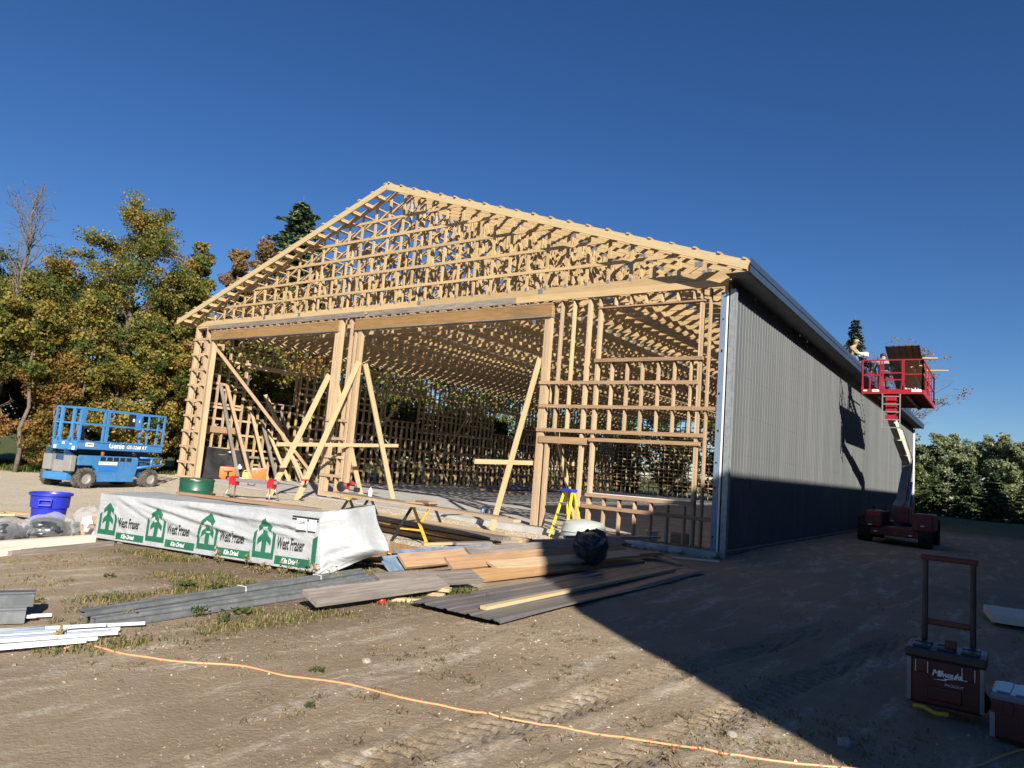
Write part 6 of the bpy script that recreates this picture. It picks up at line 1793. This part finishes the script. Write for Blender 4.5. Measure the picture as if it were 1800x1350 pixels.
# ------------------------------------------------------------------ people
M['skin'] = plain('skin', (.48, .27, .18), rough=.6)
M['hair'] = plain('dark_hair', (.04, .028, .02), rough=.7)
M['camo'] = plain('tan_hunting_jacket', (.33, .26, .16), (.16, .13, .08), rough=.9, scale=9, dirt=(.45, .38, .26), dirt_amt=.6)
M['jacket'] = plain('grey_work_jacket', (.27, .262, .255), (.2, .195, .19), rough=.9, scale=6)
M['jeans'] = plain('blue_jeans', (.10, .14, .22), rough=.9, scale=8)
M['trousers'] = plain('dark_work_trousers', (.05, .05, .06), rough=.9)
M['boot'] = plain('brown_boot', (.10, .06, .035), rough=.7)
def person(label, loc, rotz, J, mats, hat=None, bald=False):
    """J: joint name -> (x,y,z,radius); facing local +x.  One skinned body mesh, clothing by material"""
    T_ = thing('person', label, 'person', loc, rotz)
    names = list(J)
    edges = [('pelvis', 'waist'), ('waist', 'chest'), ('chest', 'neck'), ('neck', 'head0'), ('head0', 'head'), ('head', 'head2')]
    for s in ('l', 'r'):
        edges += [('chest', s + 'sh'), (s + 'sh', s + 'el'), (s + 'el', s + 'wr'), (s + 'wr', s + 'ha'), ('pelvis', s + 'hip'), (s + 'hip', s + 'kn'), (s + 'kn', s + 'an'), (s + 'an', s + 'toe')]
        w = V(J[s + 'wr'][:3]); h_ = V(J[s + 'ha'][:3]); d = (h_ - w).normalized()
        sd = d.cross(V((0, 0, 1))); sd = sd.normalized() if sd.length > .1 else V((0, 1, 0))
        for k, off in enumerate((-.03, -.01, .01, .03)):
            p = h_ + d * (.075 - .012 * abs(k - 1.4)) + sd * off + V((0, 0, -.02))
            J[s + 'f%d' % k] = (*p, .009); edges.append((s + 'ha', s + 'f%d' % k))
        p = w + d * .05 + sd * (-.055 if s == 'l' else .055)
        J[s + 'th'] = (*p, .011); edges.append((s + 'ha', s + 'th'))
    names = list(J); ix = {n: i for i, n in enumerate(names)}
    me = bpy.data.meshes.new('body')
    me.from_pydata([J[n][:3] for n in names], [(ix[a], ix[c_]) for a, c_ in edges], [])
    o = bpy.data.objects.new('body', me); COL.objects.link(o)
    md = o.modifiers.new('skin', 'SKIN'); md.use_smooth_shade = True
    for i, n in enumerate(names):
        sv = me.skin_vertices[0].data[i]; sv.radius = (J[n][3], J[n][3]); sv.use_root = (n == 'pelvis')
    ss = o.modifiers.new('sub', 'SUBSURF'); ss.levels = 2; ss.render_levels = 2
    dg = bpy.context.evaluated_depsgraph_get()
    bm_ = bpy.data.meshes.new_from_object(o.evaluated_get(dg))
    bpy.data.objects.remove(o)
    body = bpy.data.objects.new('body', bm_); COL.objects.link(body); body.parent = T_
    bm_.materials.clear()
    for m in ('skin', mats[0], mats[1], 'boot'): bm_.materials.append(M[m])
    reg = {}
    for n in names:
        if n in ('neck', 'head0', 'head', 'head2') or n[1:3] in ('wr', 'ha', 'th') or (n[1] == 'f' and n[2:].isdigit()): reg[n] = 0
        elif n in ('waist', 'chest') or n[1:] in ('sh', 'el'): reg[n] = 1
        elif n == 'pelvis' or n[1:] in ('hip', 'kn'): reg[n] = 2
        else: reg[n] = 3
    pts = [(V(J[n][:3]), reg[n]) for n in names]
    for a, c_ in edges:       # sample along bones: sleeves and trouser legs reach to the wrist / ankle
        A_, B_ = V(J[a][:3]), V(J[c_][:3]); ra, rb = reg[a], reg[c_]
        for u in (.25, .5, .75): pts.append((A_.lerp(B_, u), ra if (u < .8 and (rb in (0, 3) and ra in (1, 2))) else (ra if u < .5 else rb)))
    for p in bm_.polygons:
        c_ = p.center; p.material_index = min(pts, key=lambda q: (q[0] - c_).length_squared)[1]; p.use_smooth = True
    hd = V(J['head'][:3]); up = (V(J['head2'][:3]) - V(J['head0'][:3])).normalized()
    fw = V((1, 0, 0)); fw = (fw - up * fw.dot(up)).normalized(); sd = up.cross(fw)
    def hm(): return Matrix((fw, sd, up)).transposed().to_4x4()
    m = hm(); m.translation = hd
    b = MB(); b.add([(.095, -.016, -.035), (.095, .016, -.035), (.125, 0, -.03), (.10, 0, .02)], [(0, 1, 2), (0, 2, 3), (1, 3, 2), (0, 3, 1)], m); b.build('nose', 'skin', T_)
    for s in (-1, 1):
        b = MB(); b.lathe([(.001, -.008), (.012, -.004), (.012, .004), (.001, .008)], 8, m @ Matrix.Translation((.088, s * .034, .022))); b.build('eye', 'hair', T_)
        b = MB(); b.rbox((0, s * .098, -.005), (.035, .018, .055), .007, m); b.build('ear', 'skin', T_, True)
    b = MB(); b.box((.096, 0, -.062), (.008, .045, .008), m); b.build('mouth', plain('lips', (.3, .12, .1)), T_)
    b = MB(); pr = [(.104, -.02), (.112, .04), (.098, .095), (.05, .128), (.001, .136)]
    mm = m @ Matrix.Translation((-.012, 0, -.005))
    if hat:
        b.lathe(pr, 16, mm, cap=False); b.build('cap', hat, T_, True)
        b = MB(); b.prism([(.07, -.08), (.17, -.07), (.19, 0), (.17, .07), (.07, .08)], .012, m @ Matrix.Translation((0, 0, .055))); b.build('cap_peak', hat, T_)
    else:
        b.lathe([(.106, -.03), (.112, .03), (.1, .085), (.055, .118), (.001, .126)], 16, m @ Matrix.Translation((-.022, 0, .004)), cap=False); b.build('hair', 'hair', T_, True)
    return T_
# worker crouching at the eave, facing the platform (+x), leaning forward
J1 = dict(pelvis=(-.10, 0, .22, .16), waist=(-.04, 0, .36, .15), chest=(.10, 0, .58, .17), neck=(.20, 0, .74, .06), head0=(.23, 0, .80, .075), head=(.26, 0, .87, .10), head2=(.28, 0, .96, .085),
          lsh=(.12, .19, .64, .075), lel=(.30, .27, .44, .055), lwr=(.50, .18, .36, .036), lha=(.57, .15, .34, .04), rsh=(.12, -.19, .64, .075), rel=(.32, -.25, .42, .055), rwr=(.52, -.15, .32, .036), rha=(.59, -.12, .31, .04),
          lhip=(-.02, .12, .20, .11), lkn=(.36, .18, .30, .075), lan=(.30, .18, -.10, .05), ltoe=(.44, .19, -.13, .04), rhip=(-.02, -.12, .20, .11), rkn=(.34, -.20, .26, .075), ran=(.40, -.18, -.16, .05), rtoe=(.54, -.18, -.19, .04))
person('worker in tan camouflage jacket and cap crouching on the eave', (-.02, 14.55, 6.47), R(-10), J1, ('camo', 'jeans'), hat='camo')
# worker in the platform, seen from behind, bent a little forward
J2 = dict(pelvis=(0, 0, .86, .15), waist=(.05, 0, 1.02, .15), chest=(.20, 0, 1.26, .20), neck=(.33, 0, 1.42, .06), head0=(.37, 0, 1.47, .075), head=(.41, 0, 1.53, .10), head2=(.44, 0, 1.61, .085),
          lsh=(.21, .23, 1.31, .09), lel=(.24, .30, 1.04, .058), lwr=(.44, .24, .90, .037), lha=(.52, .22, .89, .04), rsh=(.21, -.23, 1.31, .09), rel=(.22, -.30, 1.04, .058), rwr=(.42, -.26, .88, .037), rha=(.50, -.24, .87, .04),
          lhip=(.0, .10, .82, .115), lkn=(.06, .12, .47, .08), lan=(.0, .12, .10, .055), ltoe=(.15, .13, .05, .04), rhip=(.0, -.10, .82, .115), rkn=(.06, -.12, .47, .08), ran=(-.02, -.12, .10, .055), rtoe=(.13, -.13, .05, .04))
person('worker in grey jacket standing with his back turned on the lift platform', (1.32, 13.6, 5.115), R(100), J2, ('jacket', 'trousers'))
b = MB(); b.rbox((0, 0, .09), (.32, .22, .16), .015); o = b.build('screw_box', 'white', None, loc=(.50, 14.52, 6.76)); tag(o, 'white box held up at the eave in front of the crouching worker', 'box')
